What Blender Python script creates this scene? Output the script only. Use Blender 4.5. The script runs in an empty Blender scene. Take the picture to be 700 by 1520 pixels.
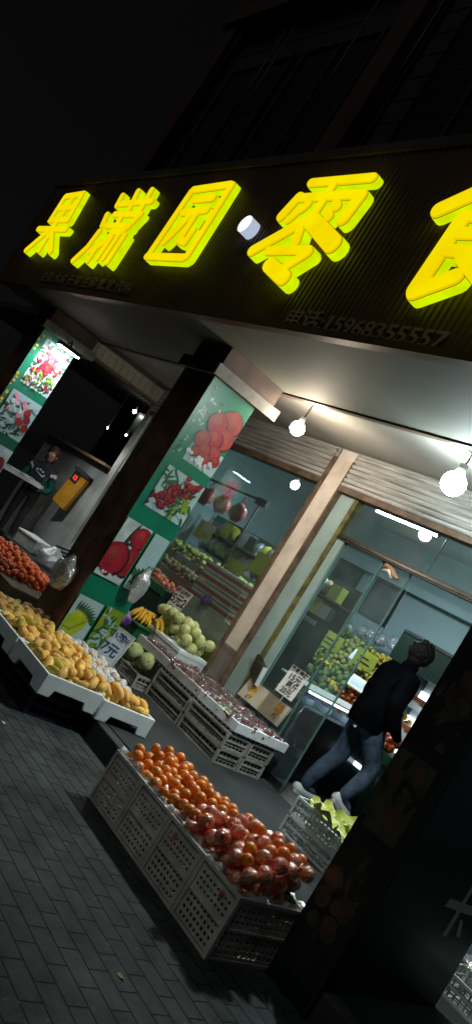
import bpy, bmesh, math, random
from mathutils import Vector, Matrix, Euler
random.seed(7)
R = math.radians
scene = bpy.context.scene
col = scene.collection

# ------------------------------------------------------------------ materials
def new_mat(name):
    m = bpy.data.materials.new(name); m.use_nodes = True
    nt = m.node_tree; nt.nodes.clear()
    return m, nt, nt.nodes, nt.links

def mat(name, c1, c2=None, rough=.6, scale=8., bump=0., bscale=None, spec=.4, metal=0., coat=0., objvar=0., detail=4., lo=.35, hi=.65, stretch=None, sss=0.):
    m, nt, N, L = new_mat(name)
    out = N.new('ShaderNodeOutputMaterial'); b = N.new('ShaderNodeBsdfPrincipled')
    L.new(b.outputs[0], out.inputs[0])
    b.inputs['Roughness'].default_value = rough; b.inputs['Metallic'].default_value = metal
    b.inputs['Specular IOR Level'].default_value = spec; b.inputs['Coat Weight'].default_value = coat
    b.inputs['Coat Roughness'].default_value = .12
    if sss: b.inputs['Subsurface Weight'].default_value = sss; b.inputs['Subsurface Scale'].default_value = .01
    tc = N.new('ShaderNodeTexCoord'); vec = tc.outputs['Object']
    if stretch:
        mp = N.new('ShaderNodeMapping'); mp.inputs['Scale'].default_value = stretch
        L.new(vec, mp.inputs[0]); vec = mp.outputs[0]
    if objvar:
        oi = N.new('ShaderNodeObjectInfo'); ad = N.new('ShaderNodeVectorMath'); ad.operation = 'ADD'
        sc = N.new('ShaderNodeVectorMath'); sc.operation = 'SCALE'; sc.inputs['Scale'].default_value = 37.
        cb = N.new('ShaderNodeCombineXYZ')
        for i in range(3): L.new(oi.outputs['Random'], cb.inputs[i])
        L.new(cb.outputs[0], sc.inputs[0]); L.new(vec, ad.inputs[0]); L.new(sc.outputs[0], ad.inputs[1]); vec = ad.outputs[0]
    nz = N.new('ShaderNodeTexNoise'); nz.inputs['Scale'].default_value = scale; nz.inputs['Detail'].default_value = detail
    L.new(vec, nz.inputs['Vector'])
    rp = N.new('ShaderNodeValToRGB'); rp.color_ramp.elements[0].position = lo; rp.color_ramp.elements[1].position = hi
    if c2 is None: c2 = tuple(x * .7 for x in c1)
    rp.color_ramp.elements[0].color = (*c1, 1); rp.color_ramp.elements[1].color = (*c2, 1)
    L.new(nz.outputs['Fac'], rp.inputs[0]); colr = rp.outputs[0]
    if objvar:
        hs = N.new('ShaderNodeHueSaturation'); L.new(colr, hs.inputs['Color'])
        mr = N.new('ShaderNodeMapRange'); mr.inputs[3].default_value = 1 - objvar; mr.inputs[4].default_value = 1 + objvar
        L.new(oi.outputs['Random'], mr.inputs[0]); L.new(mr.outputs[0], hs.inputs['Value'])
        mr2 = N.new('ShaderNodeMapRange'); mr2.inputs[3].default_value = .5 + objvar * .05; mr2.inputs[4].default_value = .5 - objvar * .05
        ml = N.new('ShaderNodeMath'); ml.operation = 'FRACT'; m3 = N.new('ShaderNodeMath'); m3.operation = 'MULTIPLY'; m3.inputs[1].default_value = 7.31
        L.new(oi.outputs['Random'], m3.inputs[0]); L.new(m3.outputs[0], ml.inputs[0]); L.new(ml.outputs[0], mr2.inputs[0]); L.new(mr2.outputs[0], hs.inputs['Hue'])
        colr = hs.outputs[0]
    L.new(colr, b.inputs['Base Color'])
    if bump:
        n2 = N.new('ShaderNodeTexNoise'); n2.inputs['Scale'].default_value = bscale or scale * 4; n2.inputs['Detail'].default_value = 3
        L.new(vec, n2.inputs['Vector'])
        bp = N.new('ShaderNodeBump'); bp.inputs['Strength'].default_value = bump; bp.inputs['Distance'].default_value = .01
        L.new(n2.outputs['Fac'], bp.inputs['Height']); L.new(bp.outputs[0], b.inputs['Normal']); L.new(bp.outputs[0], b.inputs['Coat Normal'])
    return m

def emit(name, c, s=1., var=None):
    m, nt, N, L = new_mat(name)
    out = N.new('ShaderNodeOutputMaterial'); e = N.new('ShaderNodeEmission')
    e.inputs[0].default_value = (*c, 1); e.inputs[1].default_value = s
    if var:
        tc = N.new('ShaderNodeTexCoord'); nz = N.new('ShaderNodeTexNoise'); nz.inputs['Scale'].default_value = var[1]; nz.inputs['Detail'].default_value = 2
        L.new(tc.outputs['Object'], nz.inputs['Vector'])
        rp = N.new('ShaderNodeValToRGB'); rp.color_ramp.elements[0].position = .35; rp.color_ramp.elements[1].position = .68
        rp.color_ramp.elements[0].color = (*c, 1); rp.color_ramp.elements[1].color = (*var[0], 1)
        L.new(nz.outputs['Fac'], rp.inputs[0]); L.new(rp.outputs[0], e.inputs[0])
    L.new(e.outputs[0], out.inputs[0])
    return m

def thin_glass(name, tint, gloss, rough=.02, haze=0., hcol=(.5, .55, .55)):
    m, nt, N, L = new_mat(name)
    out = N.new('ShaderNodeOutputMaterial'); t = N.new('ShaderNodeBsdfTransparent'); g = N.new('ShaderNodeBsdfGlossy'); mx = N.new('ShaderNodeMixShader')
    t.inputs[0].default_value = (*tint, 1); g.inputs['Roughness'].default_value = rough
    fr = N.new('ShaderNodeFresnel'); ge = N.new('ShaderNodeNewGeometry'); io = N.new('ShaderNodeMath'); io.operation = 'MULTIPLY_ADD'; io.inputs[1].default_value = 1 / 1.45 - 1.45; io.inputs[2].default_value = 1.45
    L.new(ge.outputs['Backfacing'], io.inputs[0]); L.new(io.outputs[0], fr.inputs[0])
    mr = N.new('ShaderNodeMath'); mr.operation = 'MULTIPLY'; mr.inputs[1].default_value = gloss
    L.new(fr.outputs[0], mr.inputs[0]); L.new(mr.outputs[0], mx.inputs[0])
    base = t
    if haze:
        d = N.new('ShaderNodeBsdfDiffuse'); d.inputs[0].default_value = (*hcol, 1); m2 = N.new('ShaderNodeMixShader')
        tc = N.new('ShaderNodeTexCoord'); nz = N.new('ShaderNodeTexNoise'); nz.inputs['Scale'].default_value = 5; L.new(tc.outputs['Object'], nz.inputs['Vector'])
        mm = N.new('ShaderNodeMath'); mm.operation = 'MULTIPLY'; mm.inputs[1].default_value = haze * 2; L.new(nz.outputs['Fac'], mm.inputs[0]); L.new(mm.outputs[0], m2.inputs[0])
        L.new(t.outputs[0], m2.inputs[1]); L.new(d.outputs[0], m2.inputs[2]); base = m2
    L.new(base.outputs[0], mx.inputs[1]); L.new(g.outputs[0], mx.inputs[2]); L.new(mx.outputs[0], out.inputs[0])
    return m

def film(name, tint, white=.25, rough=.18, bscale=30., gl=.25):
    """crumpled clear plastic"""
    m, nt, N, L = new_mat(name)
    out = N.new('ShaderNodeOutputMaterial'); t = N.new('ShaderNodeBsdfTransparent'); g = N.new('ShaderNodeBsdfGlossy'); d = N.new('ShaderNodeBsdfDiffuse')
    t.inputs[0].default_value = (*tint, 1); g.inputs['Roughness'].default_value = rough; d.inputs[0].default_value = (.7, .72, .74, 1)
    tc = N.new('ShaderNodeTexCoord'); nz = N.new('ShaderNodeTexNoise'); nz.inputs['Scale'].default_value = bscale; nz.inputs['Detail'].default_value = 5
    L.new(tc.outputs['Object'], nz.inputs['Vector'])
    bp = N.new('ShaderNodeBump'); bp.inputs['Strength'].default_value = .9; bp.inputs['Distance'].default_value = .02; L.new(nz.outputs['Fac'], bp.inputs['Height'])
    L.new(bp.outputs[0], g.inputs['Normal'])
    m1 = N.new('ShaderNodeMixShader'); m1.inputs[0].default_value = white; L.new(t.outputs[0], m1.inputs[1]); L.new(d.outputs[0], m1.inputs[2])
    m2 = N.new('ShaderNodeMixShader'); m2.inputs[0].default_value = gl; L.new(m1.outputs[0], m2.inputs[1]); L.new(g.outputs[0], m2.inputs[2])
    L.new(m2.outputs[0], out.inputs[0])
    return m

def paver_mat():
    m, nt, N, L = new_mat('paver')
    out = N.new('ShaderNodeOutputMaterial'); b = N.new('ShaderNodeBsdfPrincipled'); L.new(b.outputs[0], out.inputs[0])
    tc = N.new('ShaderNodeTexCoord'); nzw = N.new('ShaderNodeTexNoise'); nzw.inputs['Scale'].default_value = 2.; L.new(tc.outputs['Object'], nzw.inputs['Vector'])
    wv = N.new('ShaderNodeVectorMath'); wv.operation = 'SCALE'; wv.inputs['Scale'].default_value = .022
    av = N.new('ShaderNodeVectorMath'); av.operation = 'ADD'
    L.new(nzw.outputs['Color'], wv.inputs[0]); L.new(tc.outputs['Object'], av.inputs[0]); L.new(wv.outputs[0], av.inputs[1])
    br = N.new('ShaderNodeTexBrick'); L.new(av.outputs[0], br.inputs['Vector'])
    br.inputs['Scale'].default_value = 1.; br.inputs['Brick Width'].default_value = .205; br.inputs['Row Height'].default_value = .10
    br.inputs['Mortar Size'].default_value = .0045; br.inputs['Mortar Smooth'].default_value = .35; br.inputs['Bias'].default_value = -.2
    br.inputs['Color1'].default_value = (.054, .062, .066, 1); br.inputs['Color2'].default_value = (.040, .047, .051, 1); br.inputs['Mortar'].default_value = (.014, .0155, .0165, 1)
    nz = N.new('ShaderNodeTexNoise'); nz.inputs['Scale'].default_value = 3.; nz.inputs['Detail'].default_value = 9; nz.inputs['Roughness'].default_value = .7
    L.new(tc.outputs['Object'], nz.inputs['Vector'])
    rp = N.new('ShaderNodeValToRGB'); rp.color_ramp.elements[0].position = .3; rp.color_ramp.elements[1].position = .72
    rp.color_ramp.elements[0].color = (.34, .34, .34, 1); rp.color_ramp.elements[1].color = (1.5, 1.5, 1.46, 1)
    L.new(nz.outputs['Fac'], rp.inputs[0])
    mx = N.new('ShaderNodeMix'); mx.data_type = 'RGBA'; mx.blend_type = 'MULTIPLY'; mx.inputs[0].default_value = 1.
    L.new(br.outputs['Color'], mx.inputs[6]); L.new(rp.outputs[0], mx.inputs[7]); n3 = N.new('ShaderNodeTexNoise'); n3.inputs['Scale'].default_value = 22.; n3.inputs['Detail'].default_value = 2; L.new(tc.outputs['Object'], n3.inputs['Vector'])
    r3 = N.new('ShaderNodeValToRGB'); r3.color_ramp.elements[0].position = .70; r3.color_ramp.elements[1].position = .76; r3.color_ramp.elements[0].color = (0, 0, 0, 1); r3.color_ramp.elements[1].color = (.5, .5, .5, 1); L.new(n3.outputs['Fac'], r3.inputs[0])
    m3 = N.new('ShaderNodeMix'); m3.data_type = 'RGBA'; m3.inputs[7].default_value = (.13, .14, .13, 1)
    L.new(r3.outputs[0], m3.inputs[0]); L.new(mx.outputs[2], m3.inputs[6]); L.new(m3.outputs[2], b.inputs['Base Color'])
    n2 = N.new('ShaderNodeTexNoise'); n2.inputs['Scale'].default_value = 90.; n2.inputs['Detail'].default_value = 4; L.new(tc.outputs['Object'], n2.inputs['Vector'])
    ad = N.new('ShaderNodeMath'); ad.operation = 'MULTIPLY_ADD'; ad.inputs[1].default_value = -1.; 
    ms = N.new('ShaderNodeMath'); ms.operation = 'MULTIPLY'; ms.inputs[1].default_value = .25; L.new(n2.outputs['Fac'], ms.inputs[0])
    L.new(br.outputs['Fac'], ad.inputs[0]); L.new(ms.outputs[0], ad.inputs[2])
    bp = N.new('ShaderNodeBump'); bp.inputs['Strength'].default_value = .8; bp.inputs['Distance'].default_value = .008
    L.new(ad.outputs[0], bp.inputs['Height']); L.new(bp.outputs[0], b.inputs['Normal'])
    b.inputs['Roughness'].default_value = .8; b.inputs['Specular IOR Level'].default_value = .10
    return m

M = {}
M['paver'] = paver_mat()
M['concrete'] = mat('concrete', (.040, .046, .047), (.022, .026, .028), .75, 2.2, .25, 40, detail=9, lo=.3, hi=.7, spec=.1)
M['curb'] = mat('curb', (.05, .052, .052), (.03, .03, .03), .85, 6, .2)
M['tile_floor'] = mat('tile_floor', (.12, .12, .115), (.07, .07, .07), .35, 2.5, .05)
M['wall_teal'] = mat('wall_teal', (.33, .45, .47), (.26, .37, .39), .6, 1.1, .05, 20, detail=8, lo=.25, hi=.75)
M['ceil_in'] = mat('ceil_in', (.58, .68, .71), (.48, .58, .62), .7, 1.0, .05)
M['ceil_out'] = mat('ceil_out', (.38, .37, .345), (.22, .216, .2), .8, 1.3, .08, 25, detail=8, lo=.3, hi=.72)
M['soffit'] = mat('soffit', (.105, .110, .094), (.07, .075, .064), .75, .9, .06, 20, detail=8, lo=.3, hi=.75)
M['pier'] = mat('pier', (.74, .68, .62), (.48, .42, .36), .7, 3.5, .3, 30, detail=10, lo=.42, hi=.72)
M['pier_low'] = mat('pier_low', (.20, .18, .16), (.10, .085, .075), .8, 6, .4, 35, detail=9)
M['pier_trim'] = mat('pier_trim', (.16, .11, .075), (.08, .05, .035), .7, 9, .3)
M['shutter'] = mat('shutter', (.56, .565, .56), (.27, .268, .255), .42, 5, .08, spec=.5, stretch=(.4, 1, 9), detail=6)
M['jamb_cyan'] = mat('jamb_cyan', (.32, .44, .44), (.24, .34, .34), .45, 3)
M['olive'] = mat('olive', (.17, .16, .045), (.07, .065, .03), .5, 14)
M['dark_frame'] = mat('dark_frame', (.025, .025, .024), (.04, .038, .035), .45, 10)
M['steel'] = mat('steel', (.42, .43, .43), (.3, .31, .31), .28, 12, metal=1.)
M['sign_panel'] = mat('sign_panel', (.088, .046, .024), (.06, .032, .017), .5, 3, spec=.25, detail=6)
M['sign_edge'] = mat('sign_edge', (.085, .06, .04), (.05, .035, .025), .5, 4)
M['face_yellow'] = emit('face_yellow', (.90, .69, .0), 1.0, ((.97, .81, .0), 3.))
M['face_rim'] = emit('face_rim', (.84, .57, .0), 1.)
M['side_lime'] = emit('side_lime', (.62, .84, .0), 1.1, ((.54, .68, .0), 9.))
M['groove'] = mat('groove', (.10, .065, .0), (.07, .05, .0), .6)
M['dot_white'] = emit('dot_white', (.86, .92, 1.), 1.25)
M['dot_side'] = emit('dot_side', (.55, .62, .8), .8)
M['text_dim'] = mat('text_dim', (.26, .17, .12), (.2, .13, .09), .6, 6)
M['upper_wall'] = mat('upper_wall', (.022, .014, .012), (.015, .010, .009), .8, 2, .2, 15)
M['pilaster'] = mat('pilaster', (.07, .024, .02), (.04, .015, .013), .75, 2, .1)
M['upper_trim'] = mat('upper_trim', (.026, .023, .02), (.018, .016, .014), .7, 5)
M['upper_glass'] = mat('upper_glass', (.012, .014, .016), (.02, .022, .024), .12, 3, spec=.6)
M['bars'] = mat('bars', (.022, .02, .017), (.015, .014, .012), .5, 8, metal=.3)
M['pillar_stone'] = mat('pillar_stone', (.17, .085, .05), (.06, .033, .022), .45, 5, .15, 20, spec=.5, detail=9)
M['capital'] = mat('capital', (.25, .24, .22), (.16, .155, .145), .8, 7, .2, 30)
M['capital_dark'] = mat('capital_dark', (.09, .06, .048), (.05, .035, .03), .7, 5)
M['poster_green'] = mat('poster_green', (.0, .155, .085), (.0, .115, .062), .32, 3, spec=.5)
M['poster_pale'] = mat('poster_pale', (.32, .44, .45), (.25, .37, .39), .32, 3, spec=.5)
M['poster_white'] = mat('poster_white', (.48, .55, .55), (.30, .38, .40), .32, 9, spec=.5)
M['poster_red'] = mat('poster_red', (.30, .010, .022), (.17, .006, .014), .32, 9, spec=.5)
M['poster_pink'] = mat('poster_pink', (.55, .06, .12), (.62, .28, .32), .32, 14, spec=.5)
M['poster_brick'] = mat('poster_brick', (.30, .035, .025), (.17, .02, .025), .32, 11, spec=.5)
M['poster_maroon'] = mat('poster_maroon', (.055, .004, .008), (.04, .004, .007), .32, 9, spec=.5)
M['poster_orange'] = mat('poster_orange', (.28, .05, .03), (.22, .04, .03), .32, 9, spec=.5)
M['poster_leaf'] = mat('poster_leaf', (.03, .12, .04), (.012, .06, .03), .32, 12, spec=.5)
M['poster_lime'] = mat('poster_lime', (.42, .46, .015), (.22, .33, .015), .32, 7, spec=.5)
M['poster_lime2'] = mat('poster_lime2', (.2, .28, .012), (.12, .2, .012), .32, 7, spec=.5)
M['poster_yellow'] = mat('poster_yellow', (.72, .5, .02), (.6, .2, .02), .32, 16, spec=.5)
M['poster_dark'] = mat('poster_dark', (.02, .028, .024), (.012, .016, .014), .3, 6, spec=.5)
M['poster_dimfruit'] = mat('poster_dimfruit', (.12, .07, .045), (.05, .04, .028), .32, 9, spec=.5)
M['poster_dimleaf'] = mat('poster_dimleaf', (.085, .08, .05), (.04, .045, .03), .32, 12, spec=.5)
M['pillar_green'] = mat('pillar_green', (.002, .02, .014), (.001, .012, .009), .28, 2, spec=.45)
M['char_white'] = mat('char_white', (.8, .85, .82), (.7, .76, .73), .5, 5)
M['crate_white'] = mat('crate_white', (.80, .77, .71), (.46, .42, .36), .5, 9, .05, spec=.4, detail=8, lo=.35, hi=.75, objvar=.10)
M['crate_grey'] = mat('crate_grey', (.36, .36, .33), (.23, .225, .2), .5, 8, .05, detail=8, objvar=.10)
M['crate_cool'] = mat('crate_cool', (.66, .72, .72), (.5, .56, .56), .45, 8)
M['crate_blue'] = mat('crate_blue', (.008, .010, .03), (.006, .008, .02), .5, 8)
M['foam'] = mat('foam', (.78, .84, .86), (.64, .72, .75), .75, 7, .25, 120, detail=6)
M['foam_dirty'] = mat('foam_dirty', (.58, .60, .58), (.42, .43, .42), .75, 7, .25, 120, detail=6)
M['liner'] = film('liner', (.8, .82, .85), .45, .2, 45)
M['clear'] = film('clear', (.92, .93, .95), .16, .12, 26, .2)
M['film_wrap'] = film('film_wrap', (.99, .95, .94), .02, .10, 34, .11)
M['film_thin'] = film('film_thin', (.93, .93, .95), .03, .1, 30, .07)
M['bag_white'] = film('bag_white', (.85, .86, .88), .34, .14, 26, .28)
M['bag_grey'] = film('bag_grey', (.75, .75, .78), .35, .25, 18, .22)
M['orange'] = mat('orange', (.78, .27, .03), (.66, .17, .015), .34, 14, .12, 130, spec=.5, objvar=.16)
M['tangerine'] = mat('tangerine', (.72, .16, .03), (.5, .08, .015), .4, 18, .12, 130, objvar=.2)
M['stem'] = mat('stem', (.09, .12, .03), (.05, .06, .02), .7)
M['wrapped'] = mat('wrapped', (.92, .34, .13), (.80, .15, .08), .22, 16, 1., 60, spec=.8, coat=1., objvar=.25)
M['mango'] = mat('mango', (.76, .50, .13), (.70, .33, .055), .55, 10, .05, objvar=.18, lo=.4, hi=.72)
M['mango_green'] = mat('mango_green', (.52, .38, .05), (.38, .34, .04), .5, 12, .05, objvar=.12)
M['net'] = mat('net', (.72, .70, .72), (.45, .42, .42), .7, 60, .8, 75)
M['melon'] = mat('melon', (.54, .54, .24), (.36, .42, .15), .5, 22, .15, 60, objvar=.18)
M['melon_green'] = mat('melon_green', (.42, .47, .22), (.30, .36, .15), .55, 22, .4, 60)
M['banana'] = mat('banana', (.68, .46, .02), (.56, .3, .02), .45, 8, objvar=.15)
M['kiwi'] = mat('kiwi', (.19, .125, .045), (.12, .085, .03), .8, 14, .3, 150, objvar=.25)
M['pear'] = mat('pear', (.35, .33, .08), (.26, .27, .06), .5, 12, objvar=.25)
M['veg'] = mat('veg', (.12, .19, .035), (.06, .11, .025), .6, 16, .2, objvar=.3)
M['apple'] = mat('apple', (.42, .05, .03), (.36, .16, .04), .35, 9, objvar=.2)
M['grape'] = mat('grape', (.17, .014, .024), (.075, .008, .016), .25, 10, .1, spec=.6, objvar=.3)
M['grape_green'] = mat('grape_green', (.30, .40, .14), (.2, .32, .1), .3, 10, objvar=.2)
M['purple'] = mat('purple', (.12, .03, .2), (.07, .02, .12), .4, 14)
M['leaf_yellow'] = mat('leaf_yellow', (.52, .55, .12), (.34, .42, .07), .55, 7, .4, 22)
M['leaf_rib'] = mat('leaf_rib', (.66, .68, .5), (.58, .62, .38), .5, 7)
M['card_brown'] = mat('card_brown', (.17, .105, .06), (.12, .075, .042), .8, 5, .05)
M['card_pale'] = mat('card_pale', (.46, .43, .34), (.38, .35, .28), .7, 5)
M['card_red'] = mat('card_red', (.34, .035, .035), (.24, .025, .03), .6, 7)
M['green_plastic'] = mat('green_plastic', (.012, .13, .045), (.008, .09, .03), .45, 5)
M['green_dark'] = mat('green_dark', (.003, .022, .014), (.002, .016, .010), .5, 5)
M['paper'] = mat('paper', (.68, .68, .66), (.58, .58, .57), .7, 6)
M['paper_blueish'] = mat('paper_blueish', (.62, .72, .78), (.54, .65, .72), .6, 6)
M['ink'] = mat('ink', (.01, .01, .011), (.015, .015, .015), .6)
M['ink_blue'] = mat('ink_blue', (.015, .035, .17), (.02, .04, .14), .6)
M['tag_yellow'] = mat('tag_yellow', (.26, .28, .025), (.19, .22, .02), .6, 8)
M['black_gloss'] = mat('black_gloss', (.008, .008, .009), (.012, .012, .013), .22, 5, spec=.5)
M['black_matte'] = mat('black_matte', (.012, .012, .013), (.02, .02, .021), .7, 5)
M['wood'] = mat('wood', (.14, .085, .045), (.08, .05, .028), .6, 4, .1, stretch=(1, 6, 6))
M['pic_dark'] = mat('pic_dark', (.035, .06, .065), (.07, .10, .10), .4, 5)
M['red_bag'] = mat('red_bag', (.30, .07, .06), (.22, .08, .07), .4, 8, .4, 20)
M['tube'] = emit('tube', (.78, .95, 1.), 42.)
M['led_strip'] = emit('led_strip', (.62, .78, 1.), 5.)
M['led_cool'] = emit('led_cool', (.75, .9, 1.), 2.6)
M['led_red'] = emit('led_red', (1., .06, .03), 1.6)
M['bulb_warm'] = emit('bulb_warm', (1., .84, .64), 280.)
M['bulb_cool'] = emit('bulb_cool', (.84, 1., .98), 200.)
M['bulb_reflected'] = emit('bulb_reflected', (.82, .97, 1.), 230.)
M['small_lamp'] = emit('small_lamp', (1., .95, .85), 60.)
M['bulb_body'] = mat('bulb_body', (.6, .6, .58), (.5, .5, .5), .4)
M['cable'] = mat('cable', (.05, .045, .04), (.03, .03, .03), .6)
M['glass'] = thin_glass('glass', (.88, .95, .95), 1.1, .01, .055, (.35, .45, .46))
M['glass_edge'] = mat('glass_edge', (.10, .19, .17), (.07, .13, .12), .2, 5)
M['skin'] = mat('skin', (.42, .25, .18), (.36, .2, .14), .5, 6, sss=.05)
M['hair'] = mat('hair', (.006, .005, .005), (.01, .008, .007), .75, 30, .5, 90, spec=.15)
M['hair_brown'] = mat('hair_brown', (.03, .018, .012), (.05, .03, .02), .5, 30, .5, 90)
M['jacket'] = mat('jacket', (.0035, .004, .005), (.002, .002, .003), 1., 6, .5, 14, spec=.0)
M['jeans'] = mat('jeans', (.07, .10, .145), (.022, .035, .06), .9, 9, .9, 16, detail=8, lo=.3, hi=.7, spec=.1)
M['shoe_white'] = mat('shoe_white', (.55, .58, .6), (.42, .45, .48), .6, 9)
M['sole'] = mat('sole', (.5, .5, .48), (.4, .4, .4), .7)
M['navy'] = mat('navy', (.016, .018, .034), (.01, .012, .022), .8, 8, .3, 25)
M['green_sleeve'] = mat('green_sleeve', (.0, .10, .085), (.0, .07, .06), .8, 8, .3, 25)
M['trouser'] = mat('trouser', (.05, .05, .055), (.035, .035, .04), .8, 8, .3, 25)
M['white_cloth'] = mat('white_cloth', (.6, .6, .6), (.5, .5, .5), .8, 8)
M['machine'] = mat('machine', (.50, .25, .02), (.42, .19, .015), .4, 6)
M['wall_white'] = mat('wall_white', (.36, .38, .35), (.22, .23, .21), .8, 3, .1, 20, detail=9, lo=.4, hi=.75)
M['wall_dark'] = mat('wall_dark', (.03, .03, .028), (.018, .018, .017), .8, 3)
M['awning'] = mat('awning', (.36, .33, .26), (.28, .255, .2), .6, 4)
M['ribbon'] = mat('ribbon', (.42, .24, .13), (.3, .16, .09), .5, 20)
M['litter'] = mat('litter', (.22, .2, .02), (.14, .14, .02), .6)

# ------------------------------------------------------------------ mesh helpers
class MB:
    def __init__(s): s.v = []; s.f = []; s.m = []; s.mats = []; s.sm = []
    def mi(s, m):
        if m not in s.mats: s.mats.append(m)
        return s.mats.index(m)
    def add(s, vs, fs, m, smooth=False):
        o = len(s.v); s.v += [tuple(v) for v in vs]; i = s.mi(m)
        for f in fs: s.f.append([o + k for k in f]); s.m.append(i); s.sm.append(smooth)
        return s
    def box(s, a, b, m, rot=None, piv=None):
        x0, y0, z0 = a; x1, y1, z1 = b
        vs = [Vector(p) for p in ((x0, y0, z0), (x1, y0, z0), (x1, y1, z0), (x0, y1, z0), (x0, y0, z1), (x1, y0, z1), (x1, y1, z1), (x0, y1, z1))]
        if rot is not None:
            p = Vector(piv) if piv is not None else Vector(((x0 + x1) / 2, (y0 + y1) / 2, (z0 + z1) / 2))
            vs = [rot @ (v - p) + p for v in vs]
        return s.add(vs, [(0, 3, 2, 1), (4, 5, 6, 7), (0, 1, 5, 4), (1, 2, 6, 5), (2, 3, 7, 6), (3, 0, 4, 7)], m)
    def tube(s, pts, r, m, n=8, smooth=True, cap=True):
        pts = [Vector(p) for p in pts]; rs = r if isinstance(r, (list, tuple)) else [r] * len(pts)
        vs = []; up = Vector((0, 0, 1))
        for i, p in enumerate(pts):
            t = (pts[min(i + 1, len(pts) - 1)] - pts[max(i - 1, 0)]).normalized()
            a = t.cross(up if abs(t.z) < .95 else Vector((1, 0, 0))).normalized(); b = t.cross(a)
            for k in range(n):
                g = 2 * math.pi * k / n; vs.append(p + (a * math.cos(g) + b * math.sin(g)) * rs[i])
        fs = [(i * n + k, i * n + (k + 1) % n, (i + 1) * n + (k + 1) % n, (i + 1) * n + k) for i in range(len(pts) - 1) for k in range(n)]
        if cap: fs += [tuple(range(n - 1, -1, -1)), tuple((len(pts) - 1) * n + k for k in range(n))]
        return s.add(vs, fs, m, smooth)
    def lathe(s, prof, m, n=16, c=(0, 0, 0), smooth=True):
        c = Vector(c); vs = []; fs = []
        for (r, z) in prof:
            for k in range(n):
                g = 2 * math.pi * k / n; vs.append(c + Vector((r * math.cos(g), r * math.sin(g), z)))
        for i in range(len(prof) - 1):
            for k in range(n): fs.append((i * n + k, i * n + (k + 1) % n, (i + 1) * n + (k + 1) % n, (i + 1) * n + k))
        return s.add(vs, fs, m, smooth)
    def ball(s, c, r, m, n=10, k=7, sc=(1, 1, 1), rot=None, noise=0., fn=None):
        c = Vector(c); vs = []; fs = []
        for i in range(k + 1):
            th = math.pi * i / k
            for j in range(n):
                ph = 2 * math.pi * j / n
                d = Vector((math.sin(th) * math.cos(ph), math.sin(th) * math.sin(ph), math.cos(th)))
                q = r * (1 + (random.uniform(-noise, noise) if 0 < i < k else 0))
                p = Vector((d.x * q * sc[0], d.y * q * sc[1], d.z * q * sc[2]))
                if fn: p = fn(p, d)
                if rot is not None: p = rot @ p
                vs.append(c + p)
        for i in range(k):
            for j in range(n): fs.append((i * n + j, (i + 1) * n + j, (i + 1) * n + (j + 1) % n, i * n + (j + 1) % n))
        return s.add(vs, fs, m, True)
    def prism(s, poly, to3, d0, d1, m_face, m_side, smooth=False):
        """poly: 2-D outline; to3(u, v, d) -> 3-D"""
        n = len(poly)
        vs = [to3(u, v, d1) for u, v in poly] + [to3(u, v, d0) for u, v in poly]
        s.add(vs[:], [tuple(range(n))], m_face)
        s.add(vs[:], [(k, n + k, n + (k + 1) % n, (k + 1) % n) for k in range(n)] , m_side, smooth)
        s.add(vs[:], [tuple(range(2 * n - 1, n - 1, -1))], m_side)
        return s
    def mesh(s, name):
        me = bpy.data.meshes.new(name); me.from_pydata(s.v, [], s.f)
        for m in s.mats: me.materials.append(M[m])
        me.polygons.foreach_set('material_index', s.m); me.polygons.foreach_set('use_smooth', s.sm); me.update()
        bm = bmesh.new(); bm.from_mesh(me); bmesh.ops.remove_doubles(bm, verts=bm.verts, dist=1e-5)
        bmesh.ops.recalc_face_normals(bm, faces=bm.faces); bm.to_mesh(me); bm.free()
        return me
    def build(s, name, parent=None, loc=(0, 0, 0), rot=None):
        return obj(name, s.mesh(name), parent, loc, rot)

def obj(name, me, parent=None, loc=(0, 0, 0), rot=None):
    o = bpy.data.objects.new(name, me); col.objects.link(o); o.location = loc
    if rot is not None: o.rotation_euler = rot
    if parent: o.parent = parent
    return o
def tag(o, label=None, cat=None, group=None, kind=None):
    if label: o['label'] = label
    if cat: o['category'] = cat
    if group: o['group'] = group
    if kind: o['kind'] = kind
    return o
def thing(name, label, cat, loc=(0, 0, 0), rot=None, group=None):
    return tag(obj(name, None, None, loc, rot), label, cat, group)
def dup(o, loc, rot=None, label=None):
    r = o.copy(); col.objects.link(r); r.location = loc
    if rot is not None: r.rotation_euler = rot
    if label: r['label'] = label
    for ch in list(o.children):
        c = ch.copy(); col.objects.link(c); c.parent = r
        for g in list(ch.children):
            d = g.copy(); col.objects.link(d); d.parent = c
    return r
def add_bevel(o, w, seg=2):
    b = o.modifiers.new('bevel', 'BEVEL'); b.width = w; b.segments = seg; b.limit_method = 'ANGLE'
    return o

_txt = {}
def text_mesh(body, size, ext, m, bold=0.):
    c = bpy.data.curves.new('txt', 'FONT'); c.body = body; c.size = size; c.extrude = ext; c.offset = bold
    c.align_x = 'CENTER'; c.align_y = 'CENTER'
    o = bpy.data.objects.new('txt', c); col.objects.link(o)
    dg = bpy.context.evaluated_depsgraph_get(); dg.update()
    me = bpy.data.meshes.new_from_object(o.evaluated_get(dg))
    bpy.data.objects.remove(o); me.materials.clear(); me.materials.append(M[m])
    return me

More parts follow.
